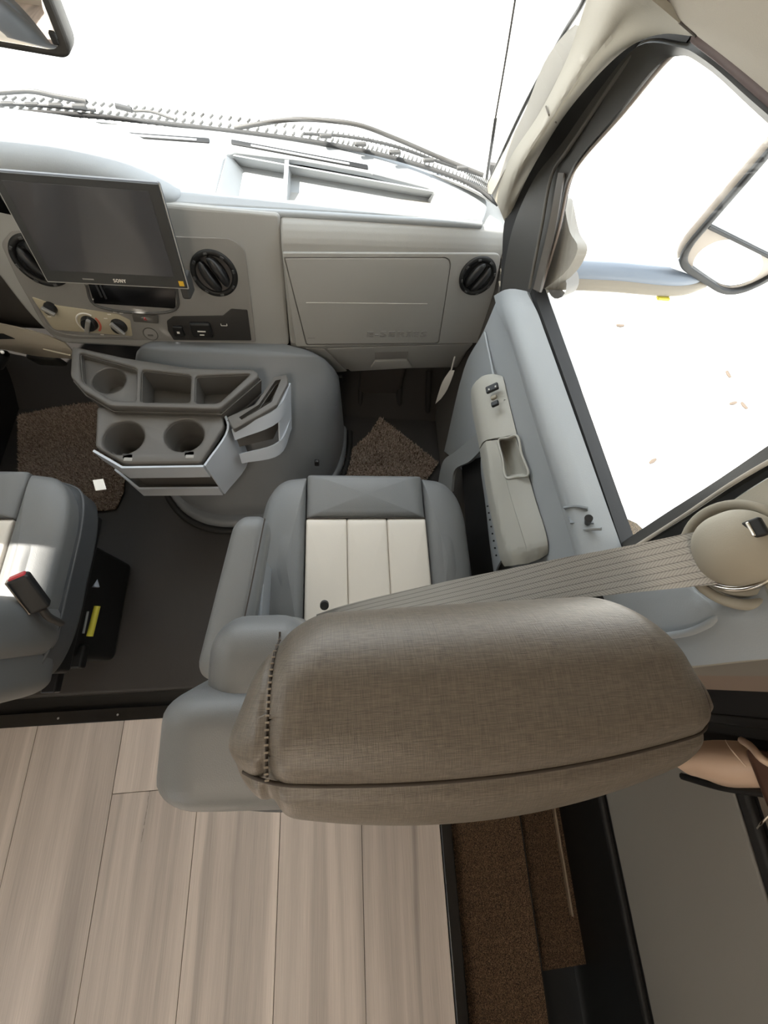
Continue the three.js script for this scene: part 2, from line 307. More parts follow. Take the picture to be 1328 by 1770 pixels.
// ---- house walls, ceiling (closed shell with a window on the driver side)
{
  const wr = structure('wall_right', 'side wall of the living area beside the entry door', 'wall');
  part('brown_trim', span(0.79, 0.86, -0.5, 1.4, 0.028, 0.07), mat.brownTrim, wr);
  part('dark_seam', span(0.795, 0.85, -0.5, 1.4, 0.018, 0.03), M('#4c3b33', 0.6), wr);
  part('partition', span(0.44, 0.86, -0.5, 2.02, 0.008, 0.024), M('#8b8379', 0.6), wr);
  part('wall_panel', span(0.9, 0.96, 1.9, 2.05, 0.02, 3.05), mat.wallHouse, wr);
  part('wall_panel', span(0.9, 0.96, -0.62, 1.9, 2.2, 3.05), mat.wallHouse, wr);
  const wl = structure('wall_left', 'side wall of the living area on the driver side', 'wall');
  part('wall_panel', span(-1.66, -1.6, -0.1, 0.85, 0.02, 3.05), mat.wallHouse, wl);
  part('wall_panel', span(-1.66, -1.6, 1.55, 2.05, 0.02, 3.05), mat.wallHouse, wl);
  part('wall_panel', span(-1.66, -1.6, 0.85, 1.55, 0.02, 1.0), mat.wallHouse, wl);
  part('wall_panel', span(-1.66, -1.6, 0.85, 1.55, 2.6, 3.05), mat.wallHouse, wl);
  part('partition', span(-1.66, -1.14, -0.1, 2.02, 0.008, 0.024), mat.wallHouse, wl);
  const w3 = structure('window_3', 'living area window on the driver side', 'window');
  part('pane', span(-1.635, -1.63, 0.85, 1.55, 1.0, 2.6), mat.glass, w3);
  const wb = structure('wall_rear', 'rear wall of the living area', 'wall'); part('wall_panel', span(-1.66, 0.96, -0.62, 2.05, 3.0, 3.06), mat.wallHouse, wb);
  const c = structure('ceiling', 'pale ceiling over the living area and cab', 'ceiling');
  part('ceiling_panel', span(-1.66, 0.96, 2.02, 2.1, -0.36, 3.06), mat.wallHouse, c);
  part('bulkhead', span(-1.2, 0.5, 1.42, 2.1, -0.4, -0.36), mat.wallHouse, c);
  part('bulkhead_side', span(0.44, 0.96, 1.3, 2.1, -0.4, 0.02), mat.wallHouse, c);
  part('cab_headliner', span(-1.2, 0.5, 1.4, 1.46, -0.8, -0.36), mat.header, c);
  part('cab_over_nose', span(-1.2, 0.5, 1.46, 2.1, -1.10, -0.4), mat.paint, c);  // unseen overhang, added and sized to block the sun
  for (const [x, z] of [[-0.35, 0.75], [-0.35, 1.7]]) {
    const l = thing('ceiling_light', 'round warm white ceiling light in the living area', 'light', [x, 2.02, z], 'ceiling lights');
    part('trim_ring', (() => { const g = new THREE.TorusGeometry(0.15, 0.012, 10, 40); g.rotateX(Math.PI / 2); g.translate(0, -0.006, 0); return g; })(), mat.white, l);
    part('diffuser', (() => { const g = cyl(0.148, 0.14, 0.014, 40); g.translate(0, -0.008, 0); return g; })(), new THREE.MeshStandardMaterial({ color: '#ffffff', emissive: new THREE.Color().setRGB(1, 0.87, 0.7), emissiveIntensity: 2 }), l);
    const r = new THREE.RectAreaLight(new THREE.Color().setRGB(1, 0.87, 0.72), 26, 0.26, 0.26); r.position.set(0, -0.02, 0); r.rotation.x = -Math.PI / 2; l.add(r);
  }
}
// ---- firewall and footwells
{
  const f = structure('wall_front', 'dark firewall and toe board under the dashboard', 'firewall');
  part('toe_board', sheet([[[-1.14, 0.005, -0.96], [-0.3, 0.005, -0.98], [0.46, 0.005, -0.96]], [[-1.14, 0.1, -1.06], [-0.3, 0.1, -1.08], [0.46, 0.1, -1.06]], [[-1.14, 0.5, -1.26], [-0.3, 0.5, -1.28], [0.46, 0.5, -1.24]], [[-1.14, 0.78, -1.34], [-0.3, 0.78, -1.34], [0.46, 0.78, -1.28]]], 0.02, 16, 8), M('#34302d', 0.8, grain), f);
  for (const [a, b] of [[[0.1261,0.117,-1.1], [0.1241,0.005,-1]], [[0.2715,0.1603,-1.1], [0.2896,0.0122,-1.01]], [[0.3842,0.1911,-1.08], [0.4172,-0.0352,-0.98]]])
    part('rib', tube([a, [(a[0] + b[0]) / 2, (a[1] + b[1]) / 2, (a[2] + b[2]) / 2 + 0.006], b], 0.012, 10), M('#2a2725', 0.8), f);
  part('heater_box', rbox(0.17, 0.34, 0.1, 0.012, 0.2, 0.23, -1.1), M('#423c37', 0.75, grain), f);
}

// ---- windshield, cowl and hood
{
  const w = structure('window_1', 'curved windshield glass over the dashboard', 'windshield');
  const base = [[-1.14, 0.79, -1.08], [-0.95, 0.79, -1.17], [-0.65, 0.80, -1.225], [-0.35, 0.80, -1.24], [0.0, 0.80, -1.235], [0.2, 0.80, -1.20], [0.36, 0.80, -1.135], [0.425, 0.79, -1.085]];
  const top = base.map(([x, y, z]) => [-0.35 + (x + 0.35) * 0.90, 1.42, z + 0.40]);
  part('pane', sheet([base, base.map((p, i) => p.map((v, k) => (v + top[i][k]) / 2)), top], 0, 6, 24), mat.glass, w);
  part('lower_seal', tube(base.map(([x, y, z]) => [x, y + 0.004, z - 0.004]), 0.005, 60), mat.rubber, w);
  const c = structure('cowl', 'slotted cowl panel below the windshield', 'cowl');
  const shift = (dz, y) => base.map(([x, , z]) => [x, y, z - dz]);
  part('cowl_panel', sheet([shift(0.012, 0.79), shift(0.06, 0.785), shift(0.13, 0.79), shift(0.2, 0.80)], 0.004, 8, 30), M('#e2e2df', 0.5), c);
  const slots = []; const cv = new THREE.CatmullRomCurve3(base.map(V), false, 'centripetal');
  for (let i = 0; i < 112; i++) for (let r = 0; r < 3; r++) {
    const p = cv.getPoint((i + 0.5) / 112), g = new THREE.BoxGeometry(0.0034, 0.004, 0.016); g.rotateY(-0.35); g.translate(p.x, 0.7915 - 0.003 * (r === 1), p.z - 0.03 - r * 0.026); slots.push(g);
  }
  const sl = part('cowl_slots', merge(slots), M('#3b3a37', 0.7), c); sl.userData.kind = 'stuff';
  const h = structure('hood', 'white hood of the vehicle beyond the windshield', 'hood');
  const hr = [[-0.005, 0.80], [0.2, 0.80], [0.6, 0.74], [1.0, 0.62], [1.15, 0.45]].map(([dz, y]) => base.map(([x, , z]) => [-0.35 + (x + 0.35) * (1 - dz * 0.12), y - 0.10 * Math.abs((x + 0.35) / 0.8) ** 3, lerp(z - 0.205, -1.40, Math.min(1, dz * 2)) - dz]));
  part('hood_panel', sheet(hr, 0.01, 20, 24), mat.paint, h);
  const b = structure('vehicle_body', 'white outer body panels of the cab and living area', 'vehicle body');
  part('side_panel', span(0.97, 1.0, -0.6, 2.2, 0.02, 3.1), mat.paint, b);
  part('fender', sheet([[[0.46, 0.76, -1.1], [0.46, 0.74, -1.5], [0.44, 0.6, -2.3]], [[0.55, 0.5, -1.05], [0.58, 0.48, -1.5], [0.56, 0.4, -2.3]], [[0.56, -0.3, -1.05], [0.6, -0.3, -1.5], [0.58, -0.3, -2.3]]], 0.01, 8, 8), mat.paint, b);
}
// ---- wipers and antenna
function wiper(pts, blade, label) {
  const t = thing('wiper', label, 'wiper', [0, 0, 0], 'windshield wipers');
  part('arm', tube(pts, 0.0052, 40), mat.darkFrame, t);
  part('blade', tube(blade, 0.0034, 30), mat.black, t);
  const n = 5; for (let i = 0; i < n; i++) { const a = V(blade[0]).lerp(V(blade[blade.length - 1]), 0.12 + i * 0.19); const g = rbox(0.03, 0.008, 0.01, 0.003); g.rotateY(0.2); g.translate(a.x, a.y + 0.006, a.z); part('bridge', g, mat.darkFrame, t); }
  return t;
}
wiper([[-0.2311,0.8077,-1.25], [-0.1678,0.8209,-1.255], [-0.0978,0.8336,-1.26], [-0.0349,0.8423,-1.255], [0.0699,0.8498,-1.24], [0.156,0.8404,-1.225], [0.2754,0.8238,-1.2], [0.3898,0.8143,-1.165]],
  [[-0.0638,0.8167,-1.245], [0.0428,0.824,-1.24], [0.1578,0.8264,-1.22], [0.2768,0.8165,-1.195], [0.3872,0.8128,-1.165]], 'black wiper arm and blade resting in front of the passenger side');
wiper([[-0.8105,0.8116,-1.25], [-0.7341,0.8215,-1.25], [-0.6639,0.8308,-1.25], [-0.6183,0.8276,-1.25], [-0.5537,0.8242,-1.25]],
  [[-0.808,0.7951,-1.24], [-0.7426,0.8049,-1.24], [-0.6678,0.8106,-1.24], [-0.5375,0.8158,-1.24]], 'black wiper arm and blade resting in front of the driver side');
{
  const t = thing('washer_nozzle', 'small black washer hose and nozzle on the cowl', 'washer nozzle');
  part('nozzle', tube([[-0.5004,0.8138,-1.27], [-0.4665,0.8099,-1.27]], 0.006, 6), mat.black, t);
  part('hose', tube([[-0.4674,0.8076,-1.27], [-0.4248,0.8109,-1.27], [-0.3728,0.8066,-1.26]], 0.003, 12), mat.darkFrame, t);
  const a = thing('antenna', 'thin dark whip antenna rising outside the windshield corner', 'antenna');
  part('base', (() => { const g = cyl(0.008, 0.014, 0.02, 20); const p = [0.415,0.7769,-1.2]; g.translate(...p); return g; })(), mat.darkFrame, a);
  part('lower_rod', tube([[0.4135,0.7851,-1.2], [0.3871,0.9151,-1.195]], 0.0042, 6), mat.black, a);
  part('whip', tube([[0.387,0.9118,-1.195], [0.3701,1.0083,-1.19], [0.3491,1.1116,-1.18]], 0.0024, 12), mat.darkFrame, a);
}

// ---- A pillar, header, door frame
{
  const t = structure('trim_2', 'beige windshield pillar trim and header panel', 'pillar trim');
  part('pillar_cover', sheet([
    [[0.412,0.7989,-1.1097], [0.412,0.8149,-1.0347], [0.435,0.7925,-1.0088]],
    [[0.385,0.9381,-1.0089], [0.37,0.9694,-0.9044], [0.42,0.912,-0.9696]],
    [[0.378,1.0384,-0.9314], [0.36,1.0773,-0.8279], [0.415,1.038,-0.913]],
    [[0.37,1.1018,-0.8889], [0.35,1.1389,-0.7758], [0.41,1.1129,-0.8547]],
    [[0.365,1.1423,-0.8686], [0.345,1.1816,-0.7402], [0.41,1.1593,-0.8122]],
    [[0.36,1.1713,-0.8615], [0.34,1.2121,-0.7083], [0.405,1.1943,-0.7618]],
    [[0.355,1.1972,-0.856], [0.335,1.2363,-0.6857], [0.4,1.2223,-0.7017]],
    [[0.35,1.2333,-0.8489], [0.33,1.2612,-0.6509], [0.395,1.2459,-0.6264]]], 0.006, 36, 12), mat.pillar, t);
  part('joint', tube([[0.364,1.0738,-0.8773], [0.358,1.08,-0.8348], [0.385,1.0626,-0.8586]], 0.0012, 12), M('#6a6257', 0.8), t);
  part('windshield_garnish', sheet([[[0.415,0.7583,-1.198], [0.4,0.8145,-1.0906]], [[0.4,0.8933,-1.1054], [0.387,0.9407,-1.0044]], [[0.395,0.9964,-1.0489], [0.38,1.0388,-0.9311]], [[0.39,1.0735,-1.0235], [0.372,1.1045,-0.8863]], [[0.385,1.1293,-0.966], [0.367,1.1463,-0.8668]], [[0.382,1.1534,-0.9277], [0.363,1.1699,-0.8666]]], 0.005, 20, 4), M('#837d71', 0.65, grain), t);
  part('windshield_seal', tube([[0.42,0.7557,-1.2032], [0.4,0.9904,-1.0742], [0.39,1.1262,-0.9804], [0.37,1.1853,-0.9004], [0.36,1.218,-0.8739]], 0.004, 30), mat.black, t);
  part('header_panel', sheet([[[0.39,1.2494,-0.616], [0.39,1.2594,-0.5309], [0.39,1.2675,-0.4533], [0.39,1.2775,-0.356], [0.39,1.2932,-0.2056]], [[0.375,1.2501,-0.6443], [0.365,1.2714,-0.5465], [0.355,1.2932,-0.4429], [0.35,1.3072,-0.3575], [0.35,1.3165,-0.2107]], [[0.355,1.2533,-0.6726], [0.34,1.2889,-0.5736], [0.33,1.3212,-0.46], [0.325,1.3317,-0.3736], [0.325,1.3357,-0.2253]], [[0.33,1.2605,-0.694], [0.3,1.3164,-0.5971], [0.29,1.3555,-0.4607], [0.285,1.3618,-0.3762], [0.28,1.3584,-0.222]]], 0.006, 16, 24), mat.header, t);
  part('joint', tube([[0.351,1.2549,-0.6686], [0.371,1.2522,-0.6381], [0.386,1.2508,-0.6107]], 0.0015, 12), M('#4f4840', 0.8), t);
  part('header_seal', tube([[0.4,1.2435,-0.6337], [0.4,1.2516,-0.5677], [0.4,1.2611,-0.4746], [0.4,1.275,-0.3388]], 0.005, 24), M('#5d4d4a', 0.7), t);

  const d = structure('door_1', 'grey passenger cab door with armrest, pocket and window frame', 'door');
  part('body_seal', sheet([[[0.41,1.2374,-0.6595], [0.425,1.2297,-0.6704]], [[0.412,1.2106,-0.7454], [0.43,1.1906,-0.783]], [[0.413,1.1813,-0.7993], [0.43,1.1622,-0.8087]], [[0.414,1.1352,-0.8537], [0.435,1.114,-0.8415]], [[0.416,1.0316,-0.9326], [0.437,1.027,-0.8868]], [[0.418,0.9057,-0.9863], [0.44,0.9335,-0.9446]], [[0.432,0.8005,-1.0111], [0.44,0.8389,-0.9533]], [[0.436,0.7563,-0.9597], [0.442,0.7838,-0.9229]], [[0.438,0.7064,-0.8836], [0.443,0.7235,-0.864]]], 0.006, 40, 4), mat.rubber, d);
  part('frame_rib', tube([[0.415,1.2152,-0.7169], [0.415,1.1976,-0.7585], [0.415,1.1652,-0.7807], [0.416,1.1197,-0.8036], [0.418,1.0324,-0.8426], [0.42,0.9865,-0.864], [0.42,0.9171,-0.8045], [0.42,0.8397,-0.7382]], 0.0035, 40), M('#57534d', 0.5), d);
  part('window_frame', sheet([[[0.405,1.2736,-0.3837], [0.42,1.2642,-0.388]], [[0.405,1.2623,-0.4885], [0.42,1.2532,-0.4983]], [[0.41,1.2486,-0.6024], [0.425,1.2388,-0.6192]], [[0.415,1.2338,-0.6743], [0.43,1.2221,-0.6906]], [[0.42,1.1965,-0.7662], [0.435,1.1937,-0.7219]], [[0.425,1.1217,-0.8239], [0.437,1.1246,-0.76]], [[0.43,1.0311,-0.8769], [0.44,1.0301,-0.8176]], [[0.43,0.9401,-0.931], [0.445,0.995,-0.8255]], [[0.43,0.8483,-0.9375], [0.445,0.9455,-0.7823]], [[0.43,0.7925,-0.9095], [0.445,0.8963,-0.7528]], [[0.43,0.7344,-0.8499], [0.445,0.8365,-0.7243]]], 0.012, 50, 6), mat.darkFrame, d);
  part('frame_edge', tube([[0.428,1.2234,-0.6862], [0.43,1.1978,-0.7125], [0.432,1.1283,-0.7521], [0.436,1.033,-0.8131], [0.44,0.9979,-0.8262], [0.44,0.9387,-0.7752], [0.44,0.8445,-0.7261]], 0.0028, 40), M('#8d8178', 0.45), d);
  const s2 = part('sail_ridge', sheet([[[0.425,0.9974,-0.8451], [0.43,1.0042,-0.8335]], [[0.422,0.9409,-0.7861], [0.432,0.9454,-0.7773]], [[0.425,0.8509,-0.7253], [0.432,0.8583,-0.7089]]], 0.005, 16, 3), M('#5b5650', 0.5, grain), d);
  // rear window frame
  part('rear_frame', sheet([[[0.445,0.8525,-0.1624], [0.43,0.9127,-0.1474]], [[0.44,0.9714,-0.175], [0.425,1.0096,-0.1571]], [[0.43,1.0615,-0.1801], [0.415,1.0911,-0.1655]], [[0.42,1.1359,-0.1852], [0.405,1.1532,-0.1647]], [[0.41,1.2167,-0.1905], [0.395,1.2254,-0.1736]]], 0.01, 20, 4), mat.darkFrame, d);
  part('rear_frame_edge', tube([[0.425,0.9241,-0.1449], [0.42,1.0159,-0.1547], [0.412,1.0941,-0.1627], [0.402,1.1577,-0.1637]], 0.0025, 20), M('#c9c2b6', 0.4), d);
  // belt line and inner panel
  part('belt_seal', sheet([[[0.425,0.831,-0.7355], [0.455,0.8306,-0.739]], [[0.432,0.8526,-0.4245], [0.462,0.8463,-0.4339]], [[0.437,0.8695,-0.1557], [0.465,0.8656,-0.1611]]], 0.012, 16, 4), mat.rubber, d);
  part('belt_rim', tube([[0.455,0.8261,-0.7408], [0.462,0.8434,-0.4361], [0.465,0.8618,-0.1718]], 0.004, 20), M('#8d8a86', 0.35, { metalness: 0.6 }), d);
  part('sill', sheet([
    [[0.425,0.7101,-0.87], [0.415,0.7736,-0.8078], [0.428,0.8311,-0.7375]],
    [[0.41,0.7429,-0.7688], [0.4,0.8056,-0.7], [0.43,0.833,-0.6729]],
    [[0.402,0.778,-0.6793], [0.396,0.8121,-0.6365], [0.431,0.8385,-0.6052]],
    [[0.402,0.8012,-0.4642], [0.396,0.8318,-0.4418], [0.434,0.8511,-0.4294]],
    [[0.402,0.8301,-0.2387], [0.396,0.8538,-0.2291], [0.437,0.8654,-0.2245]],
    [[0.402,0.8381,-0.1322], [0.396,0.8618,-0.1267], [0.44,0.8712,-0.1235]]], 0.012, 30, 8), mat.door, d);
  part('inner_panel', sheet([
    [[0.43,0.7018,-0.8802], [0.42,0.6046,-0.8558], [0.42,0.4573,-0.8754], [0.44,0.089,-0.7798]],
    [[0.41,0.7448,-0.7649], [0.41,0.6648,-0.7281], [0.41,0.5169,-0.7192], [0.43,0.2402,-0.6471]],
    [[0.4,0.7829,-0.6725], [0.405,0.714,-0.5983], [0.41,0.5797,-0.5629], [0.43,0.3134,-0.5457]],
    [[0.4,0.8057,-0.4595], [0.405,0.7365,-0.432], [0.41,0.6365,-0.432], [0.43,0.3594,-0.4288]],
    [[0.4,0.8342,-0.236], [0.405,0.7564,-0.2394], [0.41,0.6398,-0.249], [0.43,0.4019,-0.2445]],
    [[0.4,0.843,-0.1174], [0.405,0.7786,-0.1214], [0.41,0.6594,-0.1341], [0.43,0.4058,-0.1519]]], 0.01, 30, 16), mat.door, d);
  part('kick_panel', sheet([[[0.45, 0.02, -1.1], [0.478, 0.4, -1.12], [0.48, 0.78, -1.14]], [[0.45, 0.02, -0.7], [0.478, 0.35, -0.75], [0.478, 0.6, -0.9]], [[0.44, 0.02, 0.0], [0.45, 0.25, 0.0], [0.45, 0.5, 0.0]]], 0.01, 10, 10), M('#57534f', 0.7, grain), d);
  // armrest: switch pod, pull cup, pad
  const pod = (n, rows, m) => part(n, sheet(rows, 0.004, 14, 10), m, d);
  pod('switch_pod', [
    [[0.368,0.641,-0.6596], [0.372,0.6479,-0.6629], [0.39,0.6678,-0.6543], [0.408,0.6768,-0.6426]],
    [[0.366,0.6045,-0.6638], [0.366,0.6356,-0.6532], [0.385,0.6738,-0.6369], [0.405,0.6929,-0.6206]],
    [[0.366,0.5891,-0.625], [0.362,0.6376,-0.5977], [0.382,0.6756,-0.5753], [0.405,0.6969,-0.5634]],
    [[0.366,0.5971,-0.4924], [0.36,0.6454,-0.4838], [0.38,0.6831,-0.4687], [0.405,0.704,-0.4637]]], mat.doorWarm);
  const padRows = [
    [[0.367,0.5938,-0.4911], [0.36,0.6474,-0.4795], [0.364,0.6542,-0.477], [0.376,0.673,-0.4688]],
    [[0.366,0.5978,-0.4335], [0.359,0.648,-0.419], [0.363,0.6544,-0.4171], [0.374,0.6795,-0.4066]],
    [[0.366,0.599,-0.3978], [0.359,0.6511,-0.3827], [0.363,0.6573,-0.3811], [0.374,0.684,-0.3708]],
    [[0.366,0.602,-0.3308], [0.359,0.6533,-0.3208], [0.363,0.6618,-0.3186], [0.376,0.6905,-0.3092]],
    [[0.366,0.6119,-0.2518], [0.359,0.6652,-0.2412], [0.363,0.6754,-0.2391], [0.377,0.7061,-0.2313]],
    [[0.366,0.6154,-0.2118], [0.36,0.6754,-0.2075], [0.364,0.683,-0.2077], [0.379,0.7081,-0.2026]],
    [[0.372,0.6161,-0.195], [0.368,0.67,-0.1839], [0.372,0.677,-0.1832], [0.386,0.6907,-0.183]]];
  const pad = part('armrest_pad', sheet(padRows, 0.004, 36, 12), mat.doorWarm, d);
  part('armrest_pad', sheet([
    [[0.374,0.6843,-0.3714], [0.385,0.7033,-0.364], [0.405,0.718,-0.3583]],
    [[0.376,0.6905,-0.3092], [0.387,0.7078,-0.3032], [0.405,0.7268,-0.2977]],
    [[0.377,0.7061,-0.2313], [0.388,0.7217,-0.2285], [0.405,0.7389,-0.2284]],
    [[0.379,0.7081,-0.2026], [0.389,0.7227,-0.2004], [0.405,0.7371,-0.2016]],
    [[0.386,0.6907,-0.183], [0.394,0.7111,-0.1843], [0.407,0.7254,-0.1926]]], 0.004, 24, 8), mat.doorWarm, d);
  part('pull_cup', sheet([
    [[0.376,0.668,-0.4734], [0.398,0.6401,-0.488], [0.402,0.6808,-0.4647], [0.398,0.7099,-0.454]],
    [[0.375,0.675,-0.4177], [0.3985,0.6503,-0.4317], [0.4025,0.6871,-0.4144], [0.398,0.7176,-0.4015]],
    [[0.374,0.6857,-0.3672], [0.3985,0.6585,-0.3881], [0.4025,0.6962,-0.3719], [0.398,0.7297,-0.351]]], 0.001, 14, 12), mat.doorWarm, d);
  part('pull_cup_wall', sheet([[[0.374,0.6772,-0.4669], [0.398,0.7133,-0.4554]], [[0.396,0.6351,-0.4895], [0.402,0.6961,-0.4568]]], 0.001), mat.doorWarm, d);
  part('pull_cup_wall', sheet([[[0.374,0.684,-0.3708], [0.398,0.7279,-0.3532]], [[0.396,0.648,-0.3947], [0.402,0.7117,-0.3667]]], 0.001), mat.doorWarm, d);
  part('pull_cup_rim', tube([[0.374,0.6801,-0.4659], [0.385,0.6992,-0.4588], [0.396,0.7171,-0.4537], [0.396,0.7234,-0.4051], [0.396,0.7314,-0.3514], [0.384,0.7118,-0.3584], [0.372,0.6875,-0.3677], [0.373,0.6825,-0.4163]], 0.0028, 80, 8, true), mat.doorWarm, d);
  part('armrest_skirt', sheet([
    [[0.3665,0.5982,-0.4885], [0.385,0.5372,-0.4854], [0.4,0.4951,-0.4736]],
    [[0.3665,0.5966,-0.4341], [0.385,0.5348,-0.4048], [0.4,0.4929,-0.391]],
    [[0.3665,0.6008,-0.3312], [0.385,0.5282,-0.3075], [0.4,0.4827,-0.2922]],
    [[0.3665,0.6143,-0.212], [0.385,0.5326,-0.2061], [0.4,0.48,-0.1968]]], 0.004, 16, 8), mat.door, d);
  // switches
  const sw = (px, n, w, l) => { const g = rbox(w, 0.008, l, 0.003); g.applyMatrix4(basis(px, [0.7, 0.7, 0], [0, 0, -1].map((v, i) => [-0.7, 0.7, 0][i]))); return part(n, g, mat.black, d); };
  const s1 = sw([0.372,0.6944,-0.5945], 'window_switch', 0.03, 0.018);
  for (const q of [-0.008, 0.008]) { const g = rbox(0.003, 0.002, 0.004, 0.0008); g.applyMatrix4(basis([0.368,0.7024,-0.5887], [0.7, 0.7, 0], [-0.7, 0.7, 0])); g.translate(q * 0.7, q * 0.7, 0); part('symbol', g, mat.print, s1); }
  sw([0.371,0.6967,-0.5668], 'blank_cover', 0.014, 0.01).material = M('#8f8878', 0.6);
  sw([0.37,0.6988,-0.5479], 'lock_switch', 0.017, 0.013);
  // lock knob in its recess
  const lk = part('lock_recess', sheet([[[0.402,0.834,-0.235], [0.412,0.8499,-0.2307], [0.425,0.8615,-0.223]], [[0.41,0.8263,-0.2317], [0.424,0.8333,-0.229], [0.432,0.8526,-0.2194]], [[0.406,0.8356,-0.2036], [0.417,0.846,-0.1999], [0.43,0.8583,-0.1955]]], 0.003, 8, 8).translate(-0.024, 0.017, 0), M('#83888b', 0.5, grain), d);
  part('recess_lip', tube([[0.388,0.8509,-0.1924], [0.395,0.8713,-0.1882], [0.408,0.8864,-0.1838]], 0.0028, 14), mat.door, d);
  part('lock_knob', (() => { const g = cyl(0.006, 0.0045, 0.024, 16); g.rotateZ(0.5); const p = [0.392,0.883,-0.1982]; g.translate(...p); return g; })(), mat.black, d);
  // pocket strut and grille slots
  part('pocket_strut', sheet([[[0.395,0.6973,-0.5627], [0.395,0.6288,-0.5886]], [[0.385,0.6259,-0.5156], [0.385,0.5497,-0.5728]], [[0.38,0.4915,-0.5189], [0.38,0.3803,-0.61]], [[0.375,0.3564,-0.5533], [0.375,0.2532,-0.639]], [[0.375,0.3067,-0.5083], [0.375,0.15,-0.5795]]], 0.008, 24, 6), M('#8b8d8c', 0.55, grain), d);
  part('pocket_shade_sheet', sheet([[[0.41,0.3462,-0.5893], [0.41,0.5005,-0.5233]], [[0.41,0.3232,-0.4434], [0.41,0.4857,-0.3457]], [[0.41,0.2762,-0.2412], [0.41,0.4808,-0.1964]]], 0.004, 8, 4), mat.rubber, d);  // black sheet, the shade inside the pocket put into its colour
  part('pocket_slot', tube([[0.362,0.6173,-0.4851], [0.3655,0.6026,-0.4621], [0.364,0.6135,-0.4208]], 0.0022, 12), mat.black, d);
  for (let i = 0; i < 8; i++) { const g = new THREE.SphereGeometry(0.0022, 8, 6); const a = [0.372,0.5686,-0.3517], b = [0.372,0.5746,-0.2294]; g.translate(...a.map((v, k) => lerp(v, b[k], i / 7))); part('speaker_hole', g, mat.black, d); }
  part('panel_crease', tube([[0.412,0.6297,-0.8298], [0.405,0.6469,-0.7406], [0.395,0.6672,-0.6568]], 0.003, 12), mat.door, d);

  const w2 = structure('window_2', 'passenger door window glass', 'window');
  part('pane', sheet([[[0.458, 0.80, -0.95], [0.458, 0.80, -0.5], [0.458, 0.80, 0.0]], [[0.442, 1.0, -0.9], [0.442, 1.0, -0.5], [0.442, 1.0, 0.0]], [[0.42, 1.3, -0.75], [0.42, 1.3, -0.4], [0.42, 1.3, 0.0]]], 0, 4, 4), mat.glass, w2);

  // B pillar
  const b = structure('trim_3', 'grey and beige belt pillar trim behind the passenger door', 'pillar trim');
  part('gap_seal', sheet([[[0.425,0.9337,-0.1403], [0.425,0.9621,-0.1318]], [[0.415,1.0341,-0.1491], [0.415,1.0501,-0.1409]], [[0.41,1.1012,-0.1554], [0.41,1.1153,-0.1505]], [[0.4,1.1712,-0.1586], [0.4,1.1796,-0.1525]]], 0.006, 14, 3), mat.black, b);
  part('upper_trim', sheet([[[0.42,0.9253,-0.1313], [0.415,0.9184,-0.0692], [0.42,0.9083,-0.0326], [0.44,0.8948,0.0186]], [[0.42,0.9695,-0.1304], [0.4,1.0074,-0.0814], [0.395,1.0203,-0.041], [0.41,1.0055,0.012]], [[0.41,1.0571,-0.1402], [0.39,1.0881,-0.0981], [0.385,1.0941,-0.0574], [0.395,1.0757,0.0076]], [[0.405,1.1204,-0.148], [0.385,1.1383,-0.1034], [0.38,1.144,-0.0614], [0.385,1.1307,0.0045]], [[0.395,1.1854,-0.1526], [0.375,1.2049,-0.1004], [0.37,1.2081,-0.0534], [0.37,1.2082,0.0006]]], 0.01, 24, 16), mat.pillar, b);
  part('lower_trim', sheet([[[0.425,0.8319,-0.11], [0.43,0.8352,-0.0648], [0.435,0.8252,0.0099]], [[0.415,0.934,-0.1089], [0.412,0.932,-0.0671], [0.43,0.899,0.0124]], [[0.405,1.006,-0.0918], [0.392,1.0255,-0.0556], [0.405,0.9927,0.0115]], [[0.398,1.0376,-0.0564], [0.384,1.0626,-0.0345], [0.396,1.0525,0.008]], [[0.388,1.1065,-0.0548], [0.38,1.113,-0.029], [0.386,1.1035,0.0062]]], 0.008, 20, 14).translate(-0.006, 0, 0), mat.door, b);
  part('trim_ridge', tube([[0.4,0.9579,-0.0219], [0.39,1.0114,-0.024], [0.384,1.0566,-0.0353], [0.398,1.0614,-0.0465]], 0.004, 18), mat.door, b);
  part('pillar_core', span(0.43, 0.47, 0, 1.42, -0.12, 0.006), mat.rubber, b);
  part('outer_skin', merge([span(0.492, 0.51, -0.3, 0.80, -1.05, 0.01), span(0.44, 0.48, 1.28, 1.46, -0.82, 0.01)]), mat.paint, b);
}
// ---- driver side: door shell with window opening
{
  const d = structure('door_3', 'driver cab door shell with window opening', 'door');
  part('door_panel', span(-1.2, -1.14, 0.5, 0.83, -1.1, 0.02), mat.door, d);
  part('kick_panel', span(-1.2, -1.14, -0.05, 0.5, -1.1, 0.02), mat.rubber, d);
  part('window_header', span(-1.2, -1.12, 1.38, 2.1, -0.4, 0.02), mat.header, d);
  part('window_header', span(-1.2, -1.12, 1.38, 1.5, -0.82, -0.4), mat.header, d);
  part('pillar', span(-1.2, -1.14, 0.83, 1.46, -0.08, 0.02), mat.pillar, d);
  part('pillar', sheet([[[-1.15, 0.78, -1.16], [-1.15, 0.78, -0.92]], [[-1.07, 1.46, -0.90], [-1.1, 1.46, -0.50]]], 0.03), mat.pillar, d);
  part('pane', span(-1.172, -1.168, 0.83, 1.38, -1.0, -0.08), mat.glass, d);
  part('added_sun_blocker', span(-1.165, -1.16, 0.83, 1.38, -1.05, -0.32), mat.wallHouse, d);  // unseen panel added to cut the sun down to a seat patch
}
